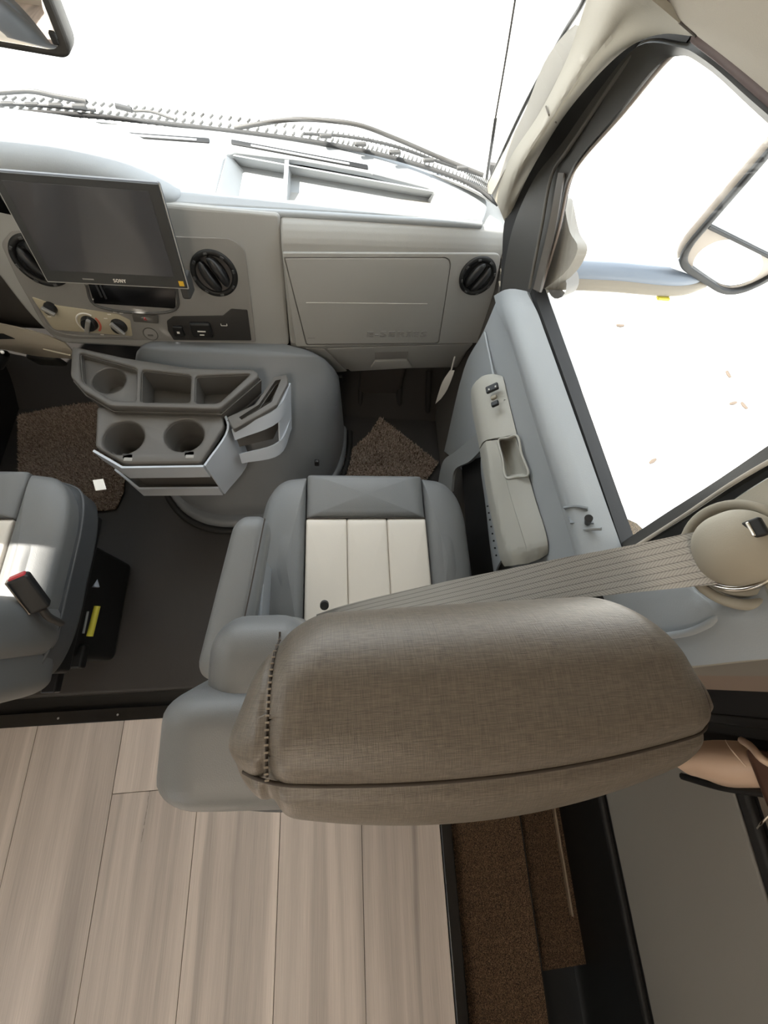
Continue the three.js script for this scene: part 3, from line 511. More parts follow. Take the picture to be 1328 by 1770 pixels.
// ================================================================= DASHBOARD
const dashRoot = thing('dashboard', 'light grey dashboard with glove box, centre stack and round vents', 'dashboard');
const shear = (g, k = 0.08, x0 = 0.12) => { g.applyMatrix4(new THREE.Matrix4().set(1, 0, 0, 0, 0, 1, 0, 0, -k, 0, 1, k * x0, 0, 0, 0, 1)); return g; };
const profileX = (pts, x0, x1, bev) => onto(plate(pts, x0, x1, bev), [0, 0, 0], [0, 0, -1], [0, 1, 0]);
{
  const d = dashRoot;
  // passenger side body
  part('body', shear(profileX(roundPts([[1.06, 0.757, 0.004], [1.03, 0.752, 0.02], [1.004, 0.722, 0.02], [0.9995, 0.70, 0.02], [0.951, 0.452, 0.008], [0.985, 0.285, 0.012], [1.1, 0.29], [1.2, 0.74]], 0.005), -0.118, 0.463, 0.008)), mat.dash, d);
  part('side_body', profileX([[1.08, 0.74], [1.04, 0.70], [1.0, 0.43], [1.02, 0.36], [1.1, 0.36], [1.2, 0.74]], -1.13, -0.15, 0.01), M('#5c5955', 0.6, grain), d);
  // top pad with tray
  const F = [[0,0.765,-1.04], [0.9988,0,-0.0499], [-0.0492,0.1726,-0.9838]];
  const topOut = roundPts([[-1.1416,0.0193], [-0.6422,0.0197], [...[-0.368,-0.0019], 0.02], [...[0.3938,0.0056], 0.012], [...[0.4174,0.065], 0.02], [0.3902,0.1139], [0.2327,0.18], [0.0543,0.2123], [-0.187,0.2241], [-0.4252,0.2197], [-0.7261,0.1922], [-0.9938,0.1476]], 0.01);
  const hole = roundPts([[-0.2648,0.0344], [0.3157,0.028], [...[0.2736,0.0942], 0.02], [0.1081,0.1309], [-0.0636,0.1526], [...[-0.2388,0.1583], 0.03]], 0.008);
  part('top_pad', onto(plate(topOut, -0.016, 0, 0.006, [hole]), ...F), mat.dashTop, d);
  part('tray_floor', onto(plate(roundPts([[-0.3055,0.0049], [0.3541,0.0133], [0.3363,0.1274], [0.1104,0.1636], [-0.0627,0.1776], [-0.2682,0.1828]], 0.01), -0.042, -0.036, 0.001), ...F), mat.dashTop, d);
  // tray walls, sloping
  const at = (p, w) => { const m = basis(...F); const v = new THREE.Vector3(p[0], p[1], w).applyMatrix4(m); return [v.x, v.y, v.z]; };
  const wall = (a, b, a2, b2) => part('tray_wall', sheet([[at(a, -0.004), at(b, -0.004)], [at(a2, -0.038), at(b2, -0.038)]], 0.003), mat.dashTop, d);
  wall([-0.2648,0.0344], [-0.2388,0.1583], [-0.2259,0.0312], [-0.2094,0.1511]);
  wall([0.3157,0.028], [0.2736,0.0942], [0.306,0.0237], [0.2616,0.0968]);
  wall([-0.2648,0.0344], [0.3157,0.028], [-0.2571,0.0416], [0.3103,0.0347]);
  wall([-0.2388,0.1583], [0.2736,0.0942], [-0.2281,0.1699], [0.2815,0.1113]);
  part('tray_divider', sheet([[at([-0.1115,0.031], -0.005), at([-0.1026,0.1555], -0.005)], [at([-0.1074,0.0314], -0.038), at([-0.0986,0.1489], -0.038)]], 0.010), mat.dashTop, d);
  // defroster slots
  for (const s of [[[-0.2281,0.1874], [0.1032,0.1448], 0.014], [[-0.4802,0.1805], [-0.2788,0.1851], 0.014], [[-0.8781,0.154], [-0.5285,0.1849], 0.012]]) {
    const [a, b, h] = s, o = roundPts([[a[0], a[1] - h / 2], [b[0], b[1] - h / 2], [b[0], b[1] + h / 2], [a[0], a[1] + h / 2]], 0.003);
    part('defroster_slot', onto(plate(o, -0.0005, 0.002, 0.0004), ...F), mat.black, d);
    const m = [lerp(a[0], b[0], 0.5), lerp(a[1], b[1], 0.5)], hh = h * 0.22, w = (b[0] - a[0]) * 0.36, sl = (b[1] - a[1]) / (b[0] - a[0]);
    part('slot_bar', onto(plate([[m[0] - w, m[1] - w * sl - hh - 0.002], [m[0] + w, m[1] + w * sl - hh - 0.002], [m[0] + w, m[1] + w * sl + hh - 0.002], [m[0] - w, m[1] - w * sl + hh - 0.002]], 0.0005, 0.0035, 0.0006), ...F), mat.dashTop, d);
  }
  // front lip
  part('lip', tube([at([-1.0221,0.0023], -0.008), at([-0.6417,0.0136], -0.008), at([-0.368,-0.0035], -0.008), at([-0.014,-0.0013], -0.008), at([0.3901,0.0018], -0.008)], 0.0085, 40, 12), mat.dashTop, d);
  // instrument hood
  part('instrument_hood', fin(soft(0.86, 0.12, 0.19, [0.11, 0.05, 0.06], ([x, y, z]) => { const t = clamp((x - 0.2) / 0.23, 0, 1); return [x * 1.08 - 0.805, 0.775 + y * (1 - 0.55 * t * t) - 0.012 * t, z - 1.115 + 0.03 * t * t]; }, 40, 10, 16)), mat.dashTop, d);
  part('cluster_recess', span(-1.1, -0.70, 0.66, 0.79, -1.0, -0.985), mat.blackGloss, d);
  // centre stack
  const S = [[-0.43,0.43,-0.92], [0.9992,0,-0.04], [-0.0098,0.9693,-0.2456]];
  part('centre_stack', onto(plate(roundPts([[-0.3269,0.3262], [...[0.057,0.3503], 0.01], [...[0.3169,0.346], 0.012], [...[0.3081,0.0045], 0.012], [-0.0284,-0.0153], [...[-0.3295,-0.0046], 0.03], [...[-0.3615,0.0764], 0.05], [-0.385,0.2701]], 0.01), -0.09, 0, 0.008), ...S), mat.dash, d);
  part('stack_bezel', onto(plate(roundPts([[...[0.1929,0.2894], 0.012], [...[0.2247,0.2696], 0.02], [...[0.2128,0.0153], 0.008], [...[-0.3088,0.0136], 0.03], [-0.3395,0.0332], [-0.3348,0.1727], [-0.3249,0.25], [-0.2874,0.278]], 0.012), 0, 0.004, 0.0018), ...S), mat.panel, d);
  const on = (g, p, w = 0, fr = S) => { g.translate(p[0], p[1], w); return onto(g, ...fr); };
  function vent(p, r, fr, ang) {
    const v = new THREE.Group(); v.name = 'air_vent'; d.add(v);
    const R = (g) => on(g, p, 0.004, fr);
    part('ring', R((() => { const g = new THREE.TorusGeometry(r * 0.9, r * 0.13, 12, 48); g.scale(1, 1, 0.8); return g; })()), mat.black, v);
    part('cup', R((() => { const g = cyl(r * 0.86, r * 0.5, 0.02, 40); g.rotateX(Math.PI / 2); g.translate(0, 0, -0.009); return g; })()), mat.blackGloss, v);
    for (const s of [-1, 1]) part('vane', R((() => { const g = soft(r * 0.46, r * 1.42, r * 0.5, r * 0.2, ([x, y, z]) => { const k = Math.sqrt(Math.max(0.05, 1 - (y / (r * 0.78)) ** 2)); return [x * k + s * r * 0.29 * (0.5 + 0.5 * k), y, z * k + 0.004]; }, 8, 16, 8); g.rotateZ(ang); return fin(g); })()), M('#232323', 0.3), v);
    for (let i = 0; i < 8; i++) part('notch', R((() => { const g = rbox(r * 0.16, r * 0.1, 0.003, 0.001); g.translate(0, r * 0.9, 0.008); g.rotateZ(i / 8 * Math.PI * 2 + 0.2); return g; })()), M('#4a4a49', 0.5), v);
    return v;
  }
  vent([0.1376,0.2058], 0.056, S, 0.5);
  vent([-0.2606,0.216], 0.058, S, 0.5);
  const basis2 = (f, w) => { const v = new THREE.Vector3(0, 0, w).applyMatrix4(basis(...f)); return [v.x, v.y, v.z]; };
  // glove box
  const G = [[0.12,0.45,-0.95], [0.9968,0,-0.0797], [-0.0154,0.9811,-0.1927]];
  const gb = roundPts([[...[-0.2291,0.2438], 0.004], [...[0.2029,0.2551], 0.025], [...[0.2225,0.0018], 0.014], [-0.19,0.0007]], 0.008);
  const gc = gb.reduce((s, p) => [s[0] + p[0] / gb.length, s[1] + p[1] / gb.length], [0, 0]);
  part('glove_box_surround', onto(plate(roundPts([[-0.2335,0.2558], [...[0.3406,0.2689], 0.02], [...[0.3771,0.0008], 0.02], [-0.2215,-0.007]], 0.004), -0.0002, 0.009, 0.002, [gb.map(([x, y]) => [gc[0] + (x - gc[0]) * 1.018, gc[1] + (y - gc[1]) * 1.034])]), ...G), mat.dash, d);
  const gl = part('glove_box_door', onto(plate(gb, 0, 0.0095, 0.0025), ...G), mat.dash, d);
  part('crease', on(rbox(0.345, 0.0022, 0.002, 0.0008), [-0.011,0.13], 0.0095, G), M('#c4c3be', 0.5), gl);
  part('embossed_lettering', on((() => { const g = text('E-SERIES', 0.022, 0.004); g.scale(1.55, 0.85, 1); return g; })(), [0.0846,0.0346], 0.008, G), M('#8e8d8a', 0.5), gl);
  part('airbag_mark', on(rbox(0.022, 0.0015, 0.001, 0.0004), [-0.175,0.0219], 0.0095, G), mat.dimPrint, gl);
  vent([0.2895,0.2107], 0.051, [basis2(G, 0.007), G[1], G[2]], -0.55);
  // lower lid with latch
  const D = [[0.12,0.45,-0.95], [0.9968,0,-0.0797], [0.016,0.9796,0.2004]];
  const lid = part('lower_lid', onto(plate(roundPts([[-0.1289,-0.0275], [0.3435,-0.0049], [0.3251,-0.1395], [-0.0455,-0.167]], 0.006), 0, 0.005, 0.002), ...D), mat.dash, d);
  part('lid_latch', onto(plate(roundPts([[0.0254,-0.0496], [0.1357,-0.0448], [0.1386,-0.097], [0.032,-0.1017]], 0.003), 0.004, 0.0055, 0.0005), ...D), mat.panel, lid);
  part('latch_lip', onto(plate(roundPts([[0.0306,-0.0909], [0.1404,-0.0863], [0.1663,-0.1311], [0.02,-0.1345]], 0.003), 0.004, 0.013, 0.003), ...D), mat.dash, lid);
  part('end_cap', onto(plate(roundPts([[-0.1946,-0.0266], [-0.1378,-0.0274], [-0.0577,-0.1666], [-0.0936,-0.1732]], 0.004), 0, 0.004, 0.0015), ...D), mat.dash, d);
  // side vent slats at the dash end
  for (let i = 0; i < 4; i++) { const a = [0.468,0.6978,-1.0255], b = [0.468,0.6383,-0.958]; const g = rbox(0.006, 0.004, 0.02, 0.001); g.translate(...a.map((v, k) => lerp(v, b[k], i / 3))); part('demister_slat', g, mat.lowerDash, d); }
  part('demister_frame', tube([[0.466,0.6974,-1.0325], [0.468,0.712,-1.0021], [0.468,0.6788,-0.9575], [0.466,0.6381,-0.9449]], 0.0018, 14), mat.lowerDash, d);
  // controls
  const cp = part('climate_panel', onto(plate(roundPts([[-0.3248,0.1294], [-0.276,0.109], [-0.1363,0.0908], [-0.1122,0.0738], [-0.1235,0.0276], [...[-0.3186,0.0406], 0.012]], 0.004), 0.003, 0.007, 0.0015), ...S), mat.beigePanel, d);
  part('panel_edge', tube([[-0.3245,0.125], [-0.3194,0.0389], [-0.1264,0.024]].map((p) => { const v = new THREE.Vector3(p[0], p[1], 0.004).applyMatrix4(basis(...S)); return [v.x, v.y, v.z]; }), 0.0025, 24), mat.panel, cp);
  function knob(p, r, wedge) {
    const k = part('knob', on((() => { const g = cyl(r * 0.8, r, 0.016, 28); g.rotateX(Math.PI / 2); return g; })(), p, 0.013), mat.black, d);
    part('grip', on((() => { const g = rbox(r * 0.5, r * 1.9, 0.012, 0.003); g.rotateZ(wedge); return g; })(), p, 0.024), M('#8b8882', 0.3), k);
    return k;
  }
  knob([-0.2945,0.1022], 0.016, 0.9); knob([-0.2185,0.0637], 0.021, -0.5); knob([-0.1465,0.0577], 0.021, 0.6);
  part('dial_ring', on((() => { const g = new THREE.TorusGeometry(0.027, 0.002, 6, 30, 3.4); g.rotateZ(0.9); return g; })(), [-0.2214,0.0636], 0.0072), mat.print, cp);
  part('heat_mark', on((() => { const g = new THREE.TorusGeometry(0.027, 0.0026, 6, 16, 1.5); g.rotateZ(-0.9); return g; })(), [-0.22,0.0636], 0.0072), M('#c0604e', 0.6), cp);
  for (const [i, q] of [[-0.1718,0.0783], [-0.1583,0.09], [-0.1411,0.097], [-0.1263,0.0944], [-0.2006,0.0306], [-0.3094,0.0783]].entries()) part('dial_mark', on(rbox(0.009, 0.0025, 0.0008, 0.0003), q, 0.0073), mat.print, cp);
  const hz = part('hazard_button', onto(plate(roundPts([[-0.1004,0.0937], [-0.0352,0.0912], [-0.0413,0.0679], [-0.1045,0.0708]], 0.004), 0.003, 0.008, 0.002), ...S), M('#55524d', 0.5), d);
  part('hazard_symbol', on((() => { const g = new THREE.TorusGeometry(0.004, 0.0009, 4, 3); g.rotateZ(Math.PI / 2); return g; })(), [-0.0715,0.0802], 0.0082), mat.red, hz);
  const bd = part('round_badge', on((() => { const g = new THREE.TorusGeometry(0.018, 0.0014, 8, 30); return g; })(), [-0.0738,0.0343], 0.004), M('#4a4743', 0.5), d);
  part('badge_face', on((() => { const g = cyl(0.0175, 0.0175, 0.002, 30); g.rotateX(Math.PI / 2); return g; })(), [-0.0738,0.0343], 0.004), mat.panel, bd);
  part('badge_print', on(rbox(0.014, 0.005, 0.001, 0.0004), [-0.075,0.0308], 0.0052), M('#5b5853', 0.6), bd);
  const sp = part('switch_panel', onto(plate(roundPts([[-0.0178,0.0754], [0.003,0.0893], [0.1357,0.0957], [0.1615,0.1163], [0.2044,0.1146], [0.2006,0.0224], [-0.0168,0.0182], [-0.0238,0.0463]], 0.004), 0.003, 0.006, 0.0012), ...S), M('#2c2a28', 0.6, grain), d);
  const sb = part('switch_button', on(rbox(0.028, 0.03, 0.012, 0.004), [0.0064,0.049], 0.009), mat.black, sp);
  part('symbol', on(rbox(0.007, 0.006, 0.001, 0.0003), [0.0058,0.0472], 0.0152), mat.print, sb);
  const sb2 = part('outlet_cover', on(rbox(0.055, 0.044, 0.016, 0.006), [0.0686,0.0544], 0.010), mat.black, sp);
  part('print_line', on(rbox(0.022, 0.0035, 0.001, 0.0003), [0.0702,0.0544], 0.0182), mat.print, sb2);
  part('print_line', on(rbox(0.012, 0.003, 0.001, 0.0003), [0.0691,0.0439], 0.0182), mat.print, sb2);
  part('print_bracket', on(merge([rbox(0.016, 0.0018, 0.001, 0.0003), rbox(0.0018, 0.006, 0.001, 0.0003, -0.008, 0.003, 0), rbox(0.0018, 0.006, 0.001, 0.0003, 0.008, 0.003, 0)]), [0.1328,0.0668], 0.0062), mat.print, sp);
  // radio slot: black plate paints the shade of its opening
  const sl = part('dark_slot_plate', onto(plate([[-0.1736,0.1829], [0.0363,0.1812], [0.0154,0.1108], [-0.1836,0.1172]], 0.003, 0.0055, 0.001), ...S), mat.blackGloss, d);
  part('slot_frame', tube([[-0.1813,0.1658], [-0.1843,0.1156], [0.0149,0.1092], [0.0353,0.1681]].map((p) => { const v = new THREE.Vector3(p[0], p[1], 0.006).applyMatrix4(basis(...S)); return [v.x, v.y, v.z]; }), 0.0035, 30), M('#4b4946', 0.5), sl);
  for (const q of [[-0.1573,0.1525], [-0.148,0.1485]]) part('slot_rail', on(rbox(0.004, 0.034, 0.004, 0.001), q, 0.007), M('#3c3c3e', 0.3), sl);
  part('screw', on(new THREE.SphereGeometry(0.002, 8, 6), [-0.1811,0.1293], 0.007), mat.print, sl);
  // driver side lower panel
  part('lower_panel', sheet([[[-1.0295,0.4939,-0.925], [-0.883,0.4713,-0.925], [-0.7962,0.4486,-0.92], [-0.7462,0.4256,-0.915]], [[-1.0781,0.427,-0.91], [-0.9146,0.4183,-0.91], [-0.8181,0.4079,-0.91], [-0.7395,0.4025,-0.91]], [[-1.1323,0.3648,-0.925], [-0.9453,0.3785,-0.925], [-0.868,0.3564,-0.925], [-0.7702,0.3514,-0.925]]], 0.006, 12, 16), mat.lowerDash, d);
  part('panel_crease', tube([[-0.8127,0.4025,-0.905], [-0.7814,0.3911,-0.905], [-0.7553,0.3781,-0.908]], 0.003, 10), M('#d6cdb8', 0.5), d);
  part('storage_slot', sheet([[[-0.9789,0.4498,-0.915], [-0.8868,0.4447,-0.915]], [[-0.9969,0.4227,-0.908], [-0.8627,0.4348,-0.908]]], 0.003).translate(0, 0.003, 0.004), mat.black, d);
}
{
  const t = thing('steering_column', 'dark steering column cover with a lever tip at the frame edge', 'steering column');
  part('cover', fin(soft(0.16, 0.14, 0.3, 0.05, ([x, y, z]) => [x - 0.97, y + 0.60 - z * 0.35, z - 0.90], 10, 10, 12)), mat.darkFrame, t);
  part('lever', tube([[-0.95, 0.52, -0.82], [-0.885, 0.44, -0.80], [-0.8191,0.4972,-0.8]], 0.009, 14), mat.black, t);
  part('lever_mark', (() => { const g = new THREE.SphereGeometry(0.0042, 10, 8); const p = [-0.8143,0.5124,-0.79]; g.translate(...p); return g; })(), mat.print, t);
  const b = thing('brake_pedal', 'dark rubber brake pedal hanging below the driver side panel', 'pedal');
  part('pad', fin(soft(0.085, 0.06, 0.016, 0.007, ([x, y, z]) => [x - 0.885, y + 0.285 - z * 0.3, z - 0.965 + y * 0.35], 10, 8, 4)), M('#3a3a36', 0.6), b);
  part('arm', tube([[-0.885, 0.29, -0.975], [-0.885, 0.32, -0.985], [-0.885, 0.35, -0.99]], 0.009, 10), mat.black, b);
}
// ---- display
{
  const bl = [-0.6478,0.6698,-0.86], br = [-0.3372,0.6779,-0.86], tr = [-0.3271,0.8674,-0.915], tl = [-0.6268,0.8619,-0.915];
  const o = [0, 1, 2].map((k) => (bl[k] + br[k] + tl[k] + tr[k]) / 4), u = [0, 1, 2].map((k) => (br[k] + tr[k] - bl[k] - tl[k]) / 2), v = [0, 1, 2].map((k) => (tl[k] + tr[k] - bl[k] - br[k]) / 2);
  const w = Math.hypot(...u), h = Math.hypot(...v), m = basis(o, u, v), A = (g, x, y, z) => { g.translate(x, y, z); g.applyMatrix4(m); return g; };
  const t = thing('display_screen', 'large black floating touchscreen standing off the centre stack', 'display');
  part('case', A(rbox(w, h, 0.016, 0.005), 0, 0, -0.008), M('#3d3d3f', 0.35, { metalness: 0.3 }), t);
  const rim = [[-w / 2, -h / 2], [w / 2, -h / 2], [w / 2, h / 2], [-w / 2, h / 2]].map(([x, y]) => { const p = new THREE.Vector3(x, y, -0.001).applyMatrix4(m); return [p.x, p.y, p.z]; });
  for (const [i, j] of [[1, 2], [3, 0], [0, 1]]) part('edge_strip', tube([rim[i], rim[j]], 0.0016, 2), M('#b8b6b2', 0.3, { metalness: 0.5 }), t);
  const bz = part('bezel', A(rbox(w - 0.003, h - 0.003, 0.004, 0.0018), 0, 0, 0.001), M('#343433', 0.4), t);
  part('glass_panel', A(rbox(w * 0.87, h * 0.80, 0.001, 0.0004), -0.003, h * 0.03, 0.0034), mat.screen, t);
  part('logo_lettering', A(text('SONY', 0.0075, 0.0006), w * 0.02, -h * 0.445, 0.003), mat.print, bz);
  part('small_print', A(rbox(0.024, 0.003, 0.0006, 0.0002), -w * 0.2, -h * 0.445, 0.003), mat.dimPrint, bz);
  part('sticker', A(rbox(0.011, 0.011, 0.0008, 0.0002), w * 0.462, -h * 0.44, 0.0032), mat.amber, bz);
  part('bracket', A(rbox(0.06, 0.09, 0.06, 0.008), 0, -h * 0.2, -0.045), mat.black, t);
  part('bracket_arm', A(rbox(0.02, 0.05, 0.05, 0.006), w * 0.46, -h * 0.52, -0.03), M('#3f3e3c', 0.4), t);
}
// ---- engine cover
{
  const t = thing('engine_cover', 'grey rounded engine cover bulging below the centre stack', 'engine cover');
  const loop = (y, nose, hw, back = -0.945) => { const n = 72, out = []; for (let i = 0; i < n; i++) { const a = i / n * 2 * Math.PI, c = Math.cos(a), s = Math.sin(a), mz = -0.90, e = 2 / 2.4; const x = Math.sign(c) * Math.abs(c) ** e, z = Math.sign(s) * Math.abs(s) ** e; out.push([-0.33 + x * hw * (c < 0 ? 0.72 : 1), y, mz + z * (s > 0 ? nose - mz : mz - back)]); } return out; };
  part('base_flange', loft([loop(0.012, -0.497, 0.395), loop(0.03, -0.492, 0.40), loop(0.045, -0.50, 0.395), loop(0.05, -0.512, 0.385)]), mat.cover, t);
  part('shell', loft([loop(0.03, -0.535, 0.385), loop(0.06, -0.53, 0.385), loop(0.10, -0.55, 0.382), loop(0.18, -0.61, 0.375), loop(0.26, -0.675, 0.368), loop(0.34, -0.76, 0.36), loop(0.375, -0.82, 0.345), loop(0.41, -0.865, 0.32), loop(0.432, -0.885, 0.29), loop(0.44, -0.893, 0.26)]), mat.cover, t);
  for (const p of [[0.0351,0.2991,-0.93], [-0.0423,0.2,-0.6603]]) part('clip', rbox(0.016, 0.03, 0.012, 0.004, ...p), mat.black, t);
  const gk = loop(0.022, -0.482, 0.41); part('gasket', tube(gk.filter((_, i) => i < 37), 0.012, 60), mat.rubber, t);
}
// ---- console
{
  const t = thing('cup_holder_console', 'grey and silver console tray with cup holders on the engine cover', 'console');
  const y1 = 0.475, lip = [[-0.6889,0.475,-0.855], [-0.6719,0.475,-0.7555], [-0.6342,0.475,-0.7132], [-0.5592,0.475,-0.6661], [-0.2895,0.475,-0.6682], [-0.1939,0.475,-0.786], [-0.2123,0.475,-0.8051], [-0.3779,0.475,-0.7993], [-0.5519,0.475,-0.8243]].map(xz);
  const bins = [[[-0.5037,0.475,-0.788], [-0.3736,0.475,-0.7759], [-0.3658,0.475,-0.6852], [-0.4896,0.475,-0.6817]], [[-0.3645,0.475,-0.7745], [-0.2176,0.475,-0.7907], [-0.2942,0.475,-0.6864], [-0.3555,0.475,-0.6838]], [[-0.668,0.475,-0.8365], [-0.5144,0.475,-0.7913], [-0.4997,0.475,-0.683], [-0.557,0.475,-0.6841], [-0.6429,0.475,-0.7422]]].map((b) => roundPts(b.map(xz), 0.012));
  part('tray_rim', plan(roundPts(lip, 0.012), 0.452, y1, 0.004, bins), mat.console, t);
  part('tray_tub', plan(roundPts(lip.map(([x, z]) => [x * 0.98 - 0.009, (z + 0.76) * 0.95 - 0.76]), 0.012), 0.385, 0.392, 0.002), mat.console, t);
  const walls = (loopPts, n, m) => part(n, sheet([loopPts.map(([x, z]) => [x, 0.468, z]), loopPts.map(([x, z]) => [x, 0.388, z])].map((r) => [...r, r[0]]), 0.002), m, t);
  bins.forEach((b) => walls(b, 'bin_wall', mat.console));
  const c0 = xz([-0.5892,0.455,-0.7634]);
  part('cup_deck', plan(bins[2].map(([x, z]) => [x, z]), 0.44, 0.452, 0.001, [circle(c0[0], c0[1], 0.043)]), mat.console, t);
  const cup = (x, z, r, y, h) => { const g = new THREE.LatheGeometry([[r * 1.04, 0.001], [r, 0], [r * 0.97, -0.004], [r * 0.9, -h * 0.5], [r * 0.72, -h * 0.52], [r * 0.68, -h], [0.001, -h]].map((p) => new THREE.Vector2(...p)), 40); g.translate(x, y, z); return g; };
  part('cup_holder', cup(c0[0], c0[1], 0.043, 0.452, 0.065), mat.console, t);
  part('tray_outer', sheet([lip.map(([x, z]) => [x, 0.455, z]), lip.map(([x, z]) => [x * 0.96 - 0.017, 0.40, (z + 0.76) * 0.9 - 0.76])].map((r) => [...r, r[0]]), 0.003), mat.console, t);
  // two-cup box
  const A = [-0.5926,0.44,-0.5667], B = [-0.5162,0.44,-0.5199], C = [-0.3318,0.44,-0.5266], D = [-0.2831,0.44,-0.6392], E = [-0.3004,0.44,-0.6948], Fp = [-0.6119,0.44,-0.6876];
  const ca = xz([-0.5306,0.44,-0.5958]), cb = xz([-0.383,0.44,-0.6071]);
  part('cup_box_top', plan(roundPts([A, B, C, D, E, Fp].map(xz), 0.01), 0.415, 0.44, 0.005, [circle(ca[0], ca[1], 0.05), circle(cb[0], cb[1], 0.05)]), mat.console, t);
  for (const c of [ca, cb]) {
    const ch = part('cup_holder', cup(c[0], c[1], 0.05, 0.434, 0.125), mat.console, t);
    part('cup_notch', rbox(0.03, 0.02, 0.02, 0.004, c[0] + 0.02, 0.43, c[1] + 0.056), mat.darkFrame, ch);
    part('cup_tab', rbox(0.022, 0.008, 0.012, 0.003, c[0] + 0.022, 0.437, c[1] + 0.064), M('#9a9894', 0.4), ch);
  }
  const Al = [-0.5869,0.3,-0.5588], Bl = [-0.5186,0.3,-0.4977], Cl = [-0.3059,0.3,-0.5009], Dl = [-0.2489,0.3,-0.6082], El = [-0.2936,0.3,-0.7231];
  const mixp = (a, b, k) => a.map((v, i) => lerp(v, b[i], k)), dn = (p, y) => [p[0], y, p[2]];
  const up = [A, B, C, D, E].map((p) => [p[0] + (p[0] > -0.45 ? 0.005 : -0.005), 0.432, p[2] + 0.004]), lo = [Al, Bl, Cl, Dl, El];
  const ringRail = (k0, k1, n) => part(n, sheet([up.slice(0, 3).map((p, i) => mixp(p, lo[i], k0)), up.slice(0, 3).map((p, i) => mixp(p, lo[i], k1))], 0.006), mat.silver, t);
  ringRail(0, 0.34, 'upper_rail'); ringRail(0.74, 1, 'lower_rail');
  part('silver_side', sheet([[up[2], up[3], up[4]], [mixp(up[2], lo[2], 0.5), mixp(up[3], lo[3], 0.5), mixp(up[4], lo[4], 0.5)], [lo[2], lo[3], lo[4]]], 0.006, 6, 10), mat.silver, t);
  part('open_bin', sheet([up.slice(0, 3).map((p, i) => { const q = mixp(p, lo[i], 0.25); return [q[0] * 0.98 - 0.009, q[1], q[2] - 0.028]; }), up.slice(0, 3).map((p, i) => { const q = mixp(p, lo[i], 0.95); return [q[0] * 0.98 - 0.009, q[1], q[2] - 0.028]; })], 0.003), mat.console, t);
  part('box_floor', plan(roundPts(lo.slice(0, 5).concat([[-0.6, 0.3, -0.72]]).map(xz), 0.008), 0.296, 0.302, 0.002), mat.console, t);
  // side pod
  const rimP = [[-0.2751,0.455,-0.6552], [-0.2056,0.455,-0.6993], [-0.1575,0.455,-0.7967], [-0.1223,0.455,-0.8068], [-0.1164,0.455,-0.7785], [-0.1465,0.455,-0.6979], [-0.2539,0.455,-0.6158]];
  const podHole = roundPts([[-0.2482,0.455,-0.6562], [-0.1965,0.455,-0.7016], [-0.1554,0.455,-0.7866], [-0.1315,0.455,-0.794], [-0.1563,0.455,-0.7072], [-0.235,0.455,-0.6419]].map(xz), 0.004);
  part('pod_rim', plan(roundPts(rimP.map(xz), 0.006), 0.44, 0.458, 0.004, [podHole]), mat.console, t);
  part('pod_wall', sheet([podHole.map(([x, z]) => [x, 0.455, z]), podHole.map(([x, z]) => [x, 0.38, z])].map((r) => [...r, r[0]]), 0.002), mat.console, t);
  part('pod_floor', plan(podHole, 0.376, 0.382, 0.001), mat.console, t);
  const pu = [[-0.2628,0.445,-0.6256], [-0.1478,0.445,-0.7013], [-0.116,0.445,-0.7866]], pl = [[-0.2479,0.36,-0.5698], [-0.1493,0.34,-0.6114], [-0.119,0.34,-0.7026]];
  const podRow = (k) => pu.map((p, i) => mixp(p, pl[i], k));
  part('pod_upper_rail', sheet([podRow(0), podRow(0.3)], 0.005, 2, 12), mat.silver, t);
  part('pod_lower_rail', sheet([podRow(0.72), podRow(1)], 0.005, 2, 12), mat.silver, t);
  part('pod_corner', sheet([[mixp(pu[1], pu[2], 0.05), mixp(pu[1], pu[2], 0.5), pu[2]], [mixp(pl[1], pl[2], 0.05), mixp(pl[1], pl[2], 0.5), pl[2]]], 0.005, 4, 8), mat.silver, t);
  part('pod_inside', sheet([podRow(0.15).map((p) => [p[0] - 0.02, p[1], p[2] - 0.045]), podRow(0.95).map((p) => [p[0] - 0.02, p[1], p[2] - 0.045])], 0.003), mat.console, t);
}

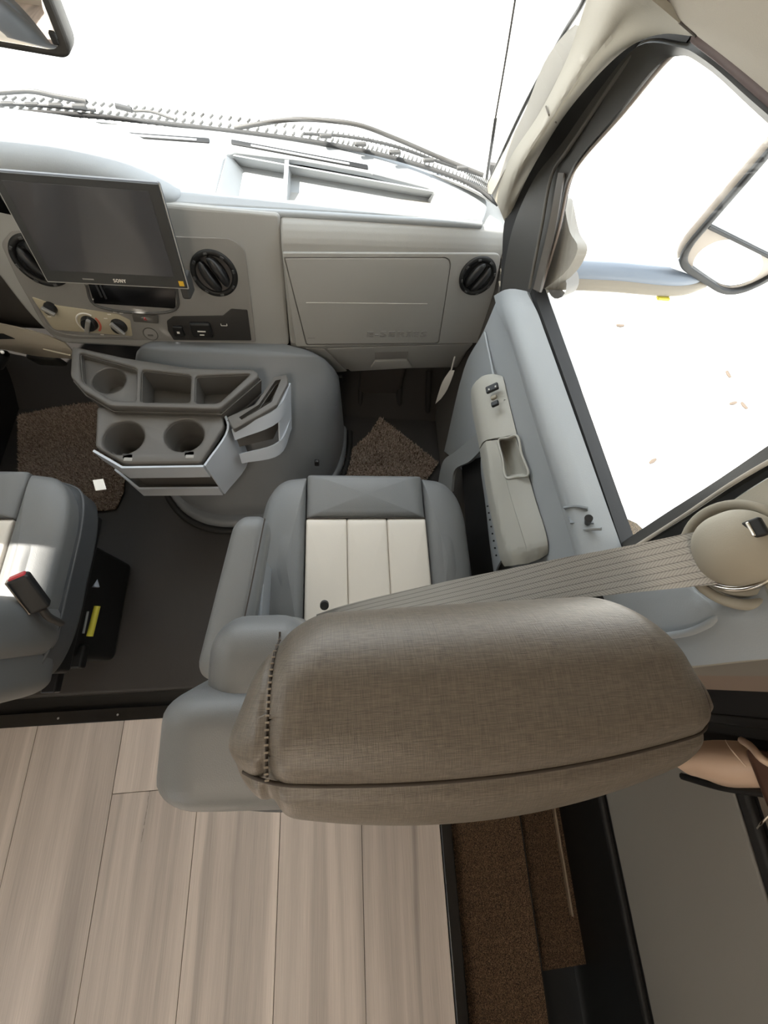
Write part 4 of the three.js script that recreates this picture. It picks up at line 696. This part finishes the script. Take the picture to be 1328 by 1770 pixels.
// ================================================================= SEATS
function makeSeat(name, label, cx, o) {
  const t = thing(name, label, 'seat', [cx, 0, 0]);
  const oval = (pts, r) => roundPts(pts, r, 8);
  const dense = (pts, step = 0.012) => { const out = []; pts.forEach((p, i) => { const q = pts[(i + 1) % pts.length], n = Math.max(1, Math.round(Math.hypot(q[0] - p[0], q[1] - p[1]) / step)); for (let k = 0; k < n; k++) out.push([lerp(p[0], q[0], k / n), lerp(p[1], q[1], k / n)]); }); return out; };
  const core = dense(oval([[-0.242, -0.38, 0.09], [-0.21, -0.45, 0.1], [0.21, -0.45, 0.1], [0.242, -0.38, 0.09], [0.243, -0.1], [0.215, -0.01], [-0.215, -0.01], [-0.243, -0.1]], 0.05));
  part('cushion_base', pillow(core, 0.385, 0.505, 0.03, 0.0), o.side, t);
  part('piping', tube(core.map(([x, z]) => [x * 1.003, 0.476, (z + 0.23) * 1.003 - 0.23]), 0.0035, 160, 8, true), o.side, t);
  for (const s of [-1, 1]) part('side_bolster', pillow(dense(oval([[s * 0.142, -0.446, 0.004], [s * 0.205, -0.438, 0.06], [s * 0.241, -0.37, 0.06], [s * 0.242, -0.12, 0.05], [s * 0.205, -0.03, 0.02], [s * 0.142, -0.03, 0.004]], 0.01)), 0.46, 0.545, 0.028, 0.004), mat.slate, t);
  const fp = part('front_panel', pillow(dense(oval([[-0.1405, -0.449], [0.1405, -0.449], [0.1405, -0.3355], [-0.1405, -0.3355]], 0.006)), 0.46, 0.541, 0.018, 0.004), mat.slate, t);
  for (const [a, b] of [[-0.1405, -0.0475], [-0.047, 0.0465], [0.047, 0.1405]]) part('insert_panel', pillow(dense(oval([[a, -0.335], [b, -0.335], [b, -0.03], [a, -0.03]], 0.006)), 0.47, 0.536, 0.007, 0.003), mat.cream, t);
  part('stitching', tube([[-0.14, 0.5335, -0.3352], [0, 0.5345, -0.3352], [0.14, 0.5335, -0.3352]], 0.0014, 20), mat.thread, fp);
  // backrest
  const tilt = (g) => { g.rotateX(0.12); g.translate(0, 0.48, o.bz); return g; };
  part('backrest', fin(tilt(soft(o.bw, 0.55, 0.115, [0.05, 0.05, 0.03], ([x, y, z]) => { const k = 1 - o.taper * Math.max(0, y / 0.28) ** 2; return [x * k, y + 0.20, z + 0.012 + 0.01 * (1 - (x / 0.25) ** 2) * (z > 0)]; }, 40, 40, 14))), mat.slate, t);
  for (const s of [-1, 1]) part('back_bolster', fin(tilt(soft(0.13, 0.5, 0.12, 0.045, ([x, y, z]) => [x * (1 - 0.12 * (y > 0.1 ? (y - 0.1) / 0.15 : 0)) + s * (0.182 - (0.012 + o.taper * 0.25) * Math.max(0, y / 0.25)), y + 0.205, z - 0.06], 14, 24, 12))), mat.slate, t);
  part('back_insert', fin(tilt(soft(0.26, 0.46, 0.06, 0.02, ([x, y, z]) => [x, y + 0.19, z - 0.03], 14, 20, 6))), mat.cream, t);
  if (o.head) part('back_piping', tube([[-0.235, 0.895, 0.112], [-0.15, 0.9, 0.128], [0, 0.9, 0.132], [0.15, 0.9, 0.128], [0.235, 0.895, 0.112]], 0.0035, 40), o.side, t);
  if (o.head) {
    const hs = { x: 0.024, y: 1.03, z: 0.014 };
    const W = 0.366, D = 0.124, yaw = 0.03, seamX = -0.149, seamR = 0.156, seamZ = 0.033, rad = [0.052, 0.065, 0.05];
    const pinch = (v, c, w, a) => a * Math.exp(-(((v - c) / w) ** 2));
    const kk = (z) => lerp(0.82, 1.0, clamp((z + D / 2) / 0.085, 0, 1));
    const shape = ([x, y, z]) => {
      const e = 1 - (x / (W / 2)) ** 2, f = Math.max(0, z / (D / 2));
      let X = x * kk(z), Y = y, Z = z + f * (0.027 * e - 0.004);
      if (y > 0) Y += 0.008 * e - 0.14 * Math.max(0, z - 0.01); Z += (y - 0.06) * 0.1;
      const c = Math.cos(yaw), s = Math.sin(yaw); return [X * c + Z * s + hs.x, Y + hs.y, -X * s + Z * c + hs.z];
    };
    const body = soft(W, 0.23, D, rad, ([x, y, z]) => {
      const up = clamp((y + 0.06) / 0.06, 0, 1), ds = (pinch(x * kk(z), seamX, 0.0055, 0.005) + pinch(x * kk(z), seamR, 0.0055, 0.004)) * up;
      const dz = pinch(z, seamZ, 0.0055, 0.0045) * clamp((y - 0.0) / 0.05, 0, 1);
      y -= (ds + dz) * (y > 0 ? 1 : 0); z -= ds * Math.sign(z) * 0.7; return shape([x, y, z]);
    }, 190, 60, 110);
    const hr = part('headrest', fin(body), mat.linen, t);
    const surf = (x, z, lift = 0) => { const a = [W / 2, 0.115, D / 2], ex = Math.max(0, (Math.abs(x) - (a[0] - rad[0])) / rad[0]), ez = Math.max(0, (Math.abs(z) - (a[2] - rad[2])) / rad[2]); return shape([x, a[1] - rad[1] + rad[1] * Math.sqrt(Math.max(0, 1 - ex * ex - ez * ez)) - 0.0045 + lift, z]); };
    const s1 = []; for (let z = -0.05; z <= seamZ + 0.001; z += 0.005) s1.push(surf(seamX / kk(z), z)); part('seam', tube(s1, 0.0009, 40), mat.thread, hr);
    const s2 = []; for (let z = -0.045; z <= seamZ + 0.001; z += 0.005) s2.push(surf(seamR / kk(z), z)); part('seam', tube(s2, 0.0012, 40), mat.thread, hr);
    const s3 = []; for (let x = -0.166; x <= 0.1661; x += 0.008) s3.push(surf(x, seamZ)); part('seam', tube(s3, 0.0013, 60), mat.thread, hr);
    for (let i = 0; i < 22; i++) { const z = -0.044 + i * 0.0036, p = surf(seamX / kk(z), z, 0.0018), g = rbox(0.0028, 0.001, 0.0012, 0.0004); g.translate(...p); part('stitch', g, M('#8a7f70', 0.7), hr); }
  }
  if (o.arm) {
    const ar = part('armrest', fin(soft(0.072, 0.075, 0.285, [0.028, 0.028, 0.035], ([x, y, z]) => { const q = [x * (1 + 0.08 * z / 0.14), y + 0.672 + z * 0.06, z - 0.142]; return [q[0] - 0.240 - 0.11 * (z + 0.05), q[1], q[2]]; }, 14, 14, 30)), mat.slate, t);
    part('armrest_seam', tube([[-0.205, 0.7035, -0.27], [-0.219, 0.7095, -0.15], [-0.234, 0.716, -0.03]], 0.0012, 16), mat.thread, ar);
    part('armrest_hinge', rbox(0.03, 0.06, 0.09, 0.01, -0.222, 0.64, 0.0), mat.slateDark, t);
    part('armrest_cover', rbox(0.012, 0.1, 0.17, 0.004, -0.215, 0.6, -0.13), M('#8e9296', 0.5), t);
  }
  // pedestal
  part('seat_frame', rbox(0.42, 0.05, 0.38, 0.01, 0, 0.36, -0.22), mat.black, t);
  part('pedestal', rbox(0.30, 0.33, 0.30, 0.015, 0, 0.176, -0.22), mat.black, t);
  for (const s of [-1, 1]) part('slide_rail', rbox(0.03, 0.025, 0.42, 0.004, s * 0.17, 0.325, -0.2), M('#2a2a2c', 0.35, { metalness: 0.5 }), t);
  return t;
}
const pSeat = makeSeat('passenger_seat', 'grey vinyl passenger seat with cream insert, armrest and taupe headrest', 0.087, { head: true, arm: true, bw: 0.54, taper: 0.03, bz: 0, side: mat.slateDark });
const dSeat = makeSeat('driver_seat', 'grey vinyl driver seat with cream insert and a yellow release lever', -0.80, { head: false, arm: false, bw: 0.46, taper: 0.16, bz: -0.055, side: mat.slateDark });
{
  const loc = (p) => [p[0] + 0.80, p[1], p[2]];
  part('release_lever', tube([[-0.6134,0.24,-0.197], [-0.6165,0.24,-0.1203]].map(loc), 0.008, 4), mat.yellow, dSeat);
  part('control_rod', tube([[-0.6227,0.26,-0.181], [-0.6225,0.26,-0.126]].map(loc), 0.003, 4), mat.dimPrint, dSeat);
  part('control_rod', tube([[-0.6338,0.28,-0.115], [-0.6367,0.28,-0.0796]].map(loc), 0.0025, 4), mat.dimPrint, dSeat);
  part('connector', (() => { const g = rbox(0.024, 0.02, 0.02, 0.003); g.translate(...loc([-0.674,0.12,-0.351])); return g; })(), mat.dimPrint, dSeat);
  part('connector', (() => { const g = new THREE.ConeGeometry(0.01, 0.022, 4); g.rotateX(-Math.PI / 2); g.translate(...loc([-0.6268,0.24,-0.2593])); return boxUV(g); })(), mat.silver, dSeat);
  part('slide_foot', rbox(0.05, 0.03, 0.06, 0.006, ...loc([-0.6624,0.2,-0.0743])), mat.black, dSeat);
  part('care_label', (() => { const g = rbox(0.022, 0.002, 0.028, 0.0008); g.rotateY(0.4); g.rotateZ(-0.5); g.translate(...loc([-0.5498,0.46,-0.4503])); return g; })(), mat.white, dSeat);
}
// ---- belt buckle beside the driver cushion
{
  const t = thing('seat_belt_buckle', 'black seat belt buckle with a red release button on the driver seat', 'belt buckle');
  const a = V([-0.5412,0.565,-0.1414]), b = V([-0.5636,0.615,-0.1928]), n = b.clone().sub(a), len = n.length();
  const m = basis([(a.x + b.x) / 2, (a.y + b.y) / 2, (a.z + b.z) / 2], [n.x, n.y, n.z], [0.3, 1, 0.2]);
  const A = (g, x, y, z) => { g.translate(x, y, z); g.applyMatrix4(m); return g; };
  part('body', A(rbox(len, 0.026, 0.034, 0.006), 0, 0, 0), mat.black, t);
  part('side_plate', A(rbox(len * 0.96, 0.02, 0.004, 0.001), 0, -0.002, -0.0175), M('#b9aea0', 0.5), t);
  part('release_button', A(rbox(0.012, 0.018, 0.026, 0.003), len / 2 - 0.003, 0.001, 0), mat.red, t);
  part('stalk', tube([[a.x, a.y, a.z], [a.x + 0.002, a.y - 0.02, a.z + 0.012], [a.x + 0.002, 0.5, a.z + 0.02]], 0.007, 12), mat.darkFrame, t);
}
// ---- passenger belt
{
  const t = thing('seat_belt', 'grey woven seat belt crossing the passenger seat from the pillar loop', 'seat belt');
  const g = sheet([[[0.362,1.093,-0.112], [0.362,1.0821,-0.0604]], [[0.325,1.0415,-0.1125], [0.325,1.0374,-0.0632]], [[0.28,0.9886,-0.1143], [0.285,0.9797,-0.067]], [[0.23,0.9122,-0.1177], [0.235,0.9052,-0.0721]], [[0.15,0.8125,-0.1188], [0.155,0.8122,-0.0751]], [[0.0309,0.68,-0.1139], [0.0424,0.68,-0.0684]], [[-0.0251,0.585,-0.111], [-0.0203,0.585,-0.0775]]], 0.0014, 60, 8);
  { // weave runs along the strap
    const p = g.attributes.position, uv = g.attributes.uv; for (let i = 0; i < p.count; i++) uv.setXY(i, p.getX(i) * 1.35 * 22, (p.getZ(i) - (-0.1) + 0.06 * (p.getX(i) - 0.36)) * 20);
  }
  part('webbing', g, mat.web, t);
  part('stop_button', (() => { const s = cyl(0.008, 0.008, 0.01, 20); s.rotateX(0.5); s.translate(...[-0.0095,0.66,-0.1172]); return s; })(), mat.black, t);
  const c = [0.362,1.1094,-0.0874], m = basis(c, [0.05, 0.1, 1], [0.35, 1, 0.05]);   // local x to the rear, y up, z to the cab
  const A = (q, x, y, z) => { q.translate(x, y, z); q.applyMatrix4(m); return q; };
  part('loop_ring', A((() => { const q = new THREE.TorusGeometry(0.046, 0.005, 12, 48); q.scale(1.02, 0.95, 1); return q; })(), 0.001, -0.007, -0.020), mat.pillar, t);
  part('loop_plate', A((() => { const q = cyl(0.041, 0.044, 0.012, 48); q.rotateX(Math.PI / 2); return q; })(), -0.001, -0.006, -0.026), mat.pillar, t);
  part('chrome_ring', A((() => { const q = new THREE.TorusGeometry(0.039, 0.003, 10, 40, Math.PI * 0.9); q.rotateZ(-Math.PI * 0.62); return q; })(), -0.006, -0.008, -0.016), mat.chrome, t);
  part('loop_cover', A(fin(soft(0.066, 0.068, 0.03, [0.03, 0.03, 0.013], ([x, y, z]) => [x, y, z + (z > 0 ? 0.012 * (1 - Math.min(1, (x * x + y * y) / 0.0011)) : 0)], 24, 24, 8)), 0.0, 0.002, 0), mat.pillar, t);
  part('slot', A(rbox(0.016, 0.014, 0.006, 0.002), -0.006, 0.027, 0.016), mat.black, t);
  part('slot_bar', A(rbox(0.013, 0.003, 0.004, 0.001), -0.006, 0.025, 0.0185), mat.chrome, t);
}
// ---- carpets
function tufts(pts, y, n, parent, cols) {
  const xs = pts.map((p) => p[0]), zs = pts.map((p) => p[1]), x0 = Math.min(...xs), x1 = Math.max(...xs), z0 = Math.min(...zs), z1 = Math.max(...zs);
  const inside = (x, z) => { let c = false; for (let i = 0, j = pts.length - 1; i < pts.length; j = i++) { const [xi, zi] = pts[i], [xj, zj] = pts[j]; if ((zi > z) !== (zj > z) && x < (xj - xi) * (z - zi) / (zj - zi) + xi) c = !c; } return c; };
  const g = new THREE.ConeGeometry(0.0026, 0.011, 4); g.translate(0, 0.0055, 0);
  const im = new THREE.InstancedMesh(g, new THREE.MeshStandardMaterial({ color: '#ffffff', roughness: 0.95 }), n); im.name = 'pile'; im.userData.kind = 'stuff';
  const m = new THREE.Matrix4(), q = new THREE.Quaternion(), c = new THREE.Color(); let k = 0;
  while (k < n) { const x = lerp(x0, x1, rnd()), z = lerp(z0, z1, rnd()); if (!inside(x, z)) continue; q.setFromEuler(new THREE.Euler((rnd() - 0.5) * 1.0, rnd() * 6, (rnd() - 0.5) * 1.0)); m.compose(new THREE.Vector3(x, y, z), q, new THREE.Vector3(1, 0.7 + rnd() * 0.6, 1)); im.setMatrixAt(k, m); c.set(cols[Math.floor(rnd() * cols.length)]); im.setColorAt(k, c); k++; }
  im.castShadow = im.receiveShadow = true; parent.add(im);
}
const pile = ['#c2b2a4', '#a59689', '#83756a', '#d8c9bb', '#97867a', '#b5a498'];
{
  const t = thing('floor_mat', 'brown flecked carpet mat lying askew in the passenger footwell', 'floor mat');
  const p = [[0.206,0.02,-0.9727], [0.4332,0.02,-0.7665], [0.3579,0.02,-0.6632], [0.2792,0.02,-0.519], [-0.1038,0.02,-0.5202], [-0.0219,0.02,-0.7034], [0.1625,0.02,-0.8991]].map(xz);
  part('backing', plan(p, 0.013, 0.022, 0.003), mat.carpet, t); tufts(p, 0.021, 15000, t, pile);
  const t2 = thing('floor_mat', 'brown flecked carpet mat in the driver footwell', 'floor mat');
  const p2 = [[-1.1266,0.02,-0.9289], [-1.0053,0.02,-0.9717], [-0.8762,0.02,-1.0033], [-0.7425,0.02,-0.8417], [-0.7181,0.02,-0.6305], [-0.7327,0.02,-0.5647], [-0.8921,0.02,-0.5434], [-1.0582,0.02,-0.6718]].map(xz);
  part('backing', plan(p2, 0.013, 0.022, 0.003), mat.carpet, t2); tufts(p2, 0.021, 20000, t2, pile);
}
// ---- hang tag
{
  const t = thing('hang_tag', 'white paper tag hanging below the right end of the dashboard', 'tag');
  part('paper', sheet([[[0.4015,0.3666,-0.93], [0.4151,0.3733,-0.925]], [[0.3916,0.3133,-0.93], [0.415,0.3506,-0.92]], [[0.3927,0.2439,-0.93], [0.4145,0.2711,-0.92]], [[0.3971,0.1824,-0.93], [0.4055,0.2242,-0.92]]], 0.0008, 8, 3), mat.white, t);
  part('string', tube([[0.3994,0.4286,-0.93], [0.4035,0.3944,-0.93], [0.4075,0.3527,-0.93]], 0.0028, 8), mat.white, t);
}
// ---- mirrors
{
  const t = thing('rear_view_mirror', 'black framed interior mirror in front of the windshield', 'mirror');
  const o = roundPts([[-0.62, 1.092], [-0.345, 1.084], [-0.342, 1.17], [-0.6, 1.175]], 0.02, 8);
  const m = new THREE.Matrix4().makeTranslation(0, 0, -0.8);
  part('housing', plate(o, -0.03, 0.006, 0.006).applyMatrix4(m), mat.darkFrame, t);
  const c = [-0.478, 1.13]; part('glass', plate(o.map(([x, y]) => [c[0] + (x - c[0]) * 0.93, c[1] + (y - c[1]) * 0.80]), 0.005, 0.0075, 0.0005).applyMatrix4(m), mat.mirror, t);
  part('tab', rbox(0.008, 0.012, 0.004, 0.002, -0.358, 1.106, -0.791), mat.black, t);
  part('stem', tube([[-0.48, 1.16, -0.82], [-0.48, 1.24, -0.86], [-0.48, 1.3, -0.875]], 0.009, 10), mat.black, t);
}
{
  const t = thing('side_mirror', 'two-part exterior mirror on a tubular arm outside the passenger window', 'side mirror');
  const o = roundPts([[0.695, 0.915, 0.05], [0.9, 0.845, 0.06], [0.96, 0.9, 0.05], [0.96, 1.28, 0.05], [0.705, 1.28, 0.05]], 0.05, 8);
  const m = new THREE.Matrix4().makeTranslation(0, 0, -0.75);
  part('housing', plate(o, -0.03, -0.004, 0.012).applyMatrix4(m), M('#b9ada0', 0.4), t);
  part('gasket', plate(o, -0.006, 0.004, 0.003, [o.map(([x, y]) => [0.83 + (x - 0.83) * 0.91, 1.07 + (y - 1.07) * 0.94])]).applyMatrix4(m), mat.black, t);
  part('main_glass', plate([[0.71, 0.992], [0.945, 0.935], [0.945, 1.265], [0.716, 1.265]], -0.006, -0.002, 0.0005).applyMatrix4(m), mat.mirror, t);
  part('convex_glass', (() => { const rows = []; for (let i = 0; i <= 10; i++) { const r = []; for (let j = 0; j <= 10; j++) { const u = j / 10, v = i / 10, x = lerp(0.71, 0.945, u), yt = lerp(0.985, 0.928, u), yb = lerp(0.90, 0.86, u), y = lerp(yb, yt, v); r.push([x, y, -0.75 - 0.002 - 0.014 * ((u - 0.5) ** 2 + (v - 0.5) ** 2 * 0.4)]); } rows.push(r); } return sheet(rows, 0.002); })(), mat.mirror, t);
  part('divider', (() => { const g = rbox(0.245, 0.006, 0.006, 0.002); g.rotateZ(-0.235); g.translate(0.828, 0.961, -0.75); return g; })(), mat.black, t);
  part('arm', tube([[0.46, 0.866, -0.765], [0.6, 0.868, -0.77], [0.78, 0.874, -0.77], [0.83, 0.885, -0.79]], 0.021, 24, 16), M('#7d8794', 0.35), t);
  part('arm_underside', tube([[0.46, 0.852, -0.755], [0.6, 0.853, -0.76], [0.78, 0.858, -0.76], [0.82, 0.87, -0.77]], 0.018, 24, 16), M('#8f8677', 0.5), t);
  part('turn_reflector', rbox(0.03, 0.006, 0.012, 0.002, 0.74, 0.838, -0.745), mat.yellow, t);
  part('mount', sheet([[[0.475,0.9512,-0.864], [0.475,0.9566,-0.846]], [[0.475,0.9062,-0.8282], [0.475,0.9479,-0.7631]], [[0.475,0.8561,-0.81], [0.475,0.9527,-0.7084]], [[0.475,0.8169,-0.7889], [0.475,0.9196,-0.7014]], [[0.475,0.7957,-0.7695], [0.475,0.8273,-0.7499]]], 0.02, 16, 8), M('#9b958a', 0.5), t);
  part('mount_cap', tube([[0.47, 0.86, -0.73], [0.50, 0.862, -0.745]], 0.026, 4, 16), M('#8d8a86', 0.5), t);
}
renderer.render(scene, camera);
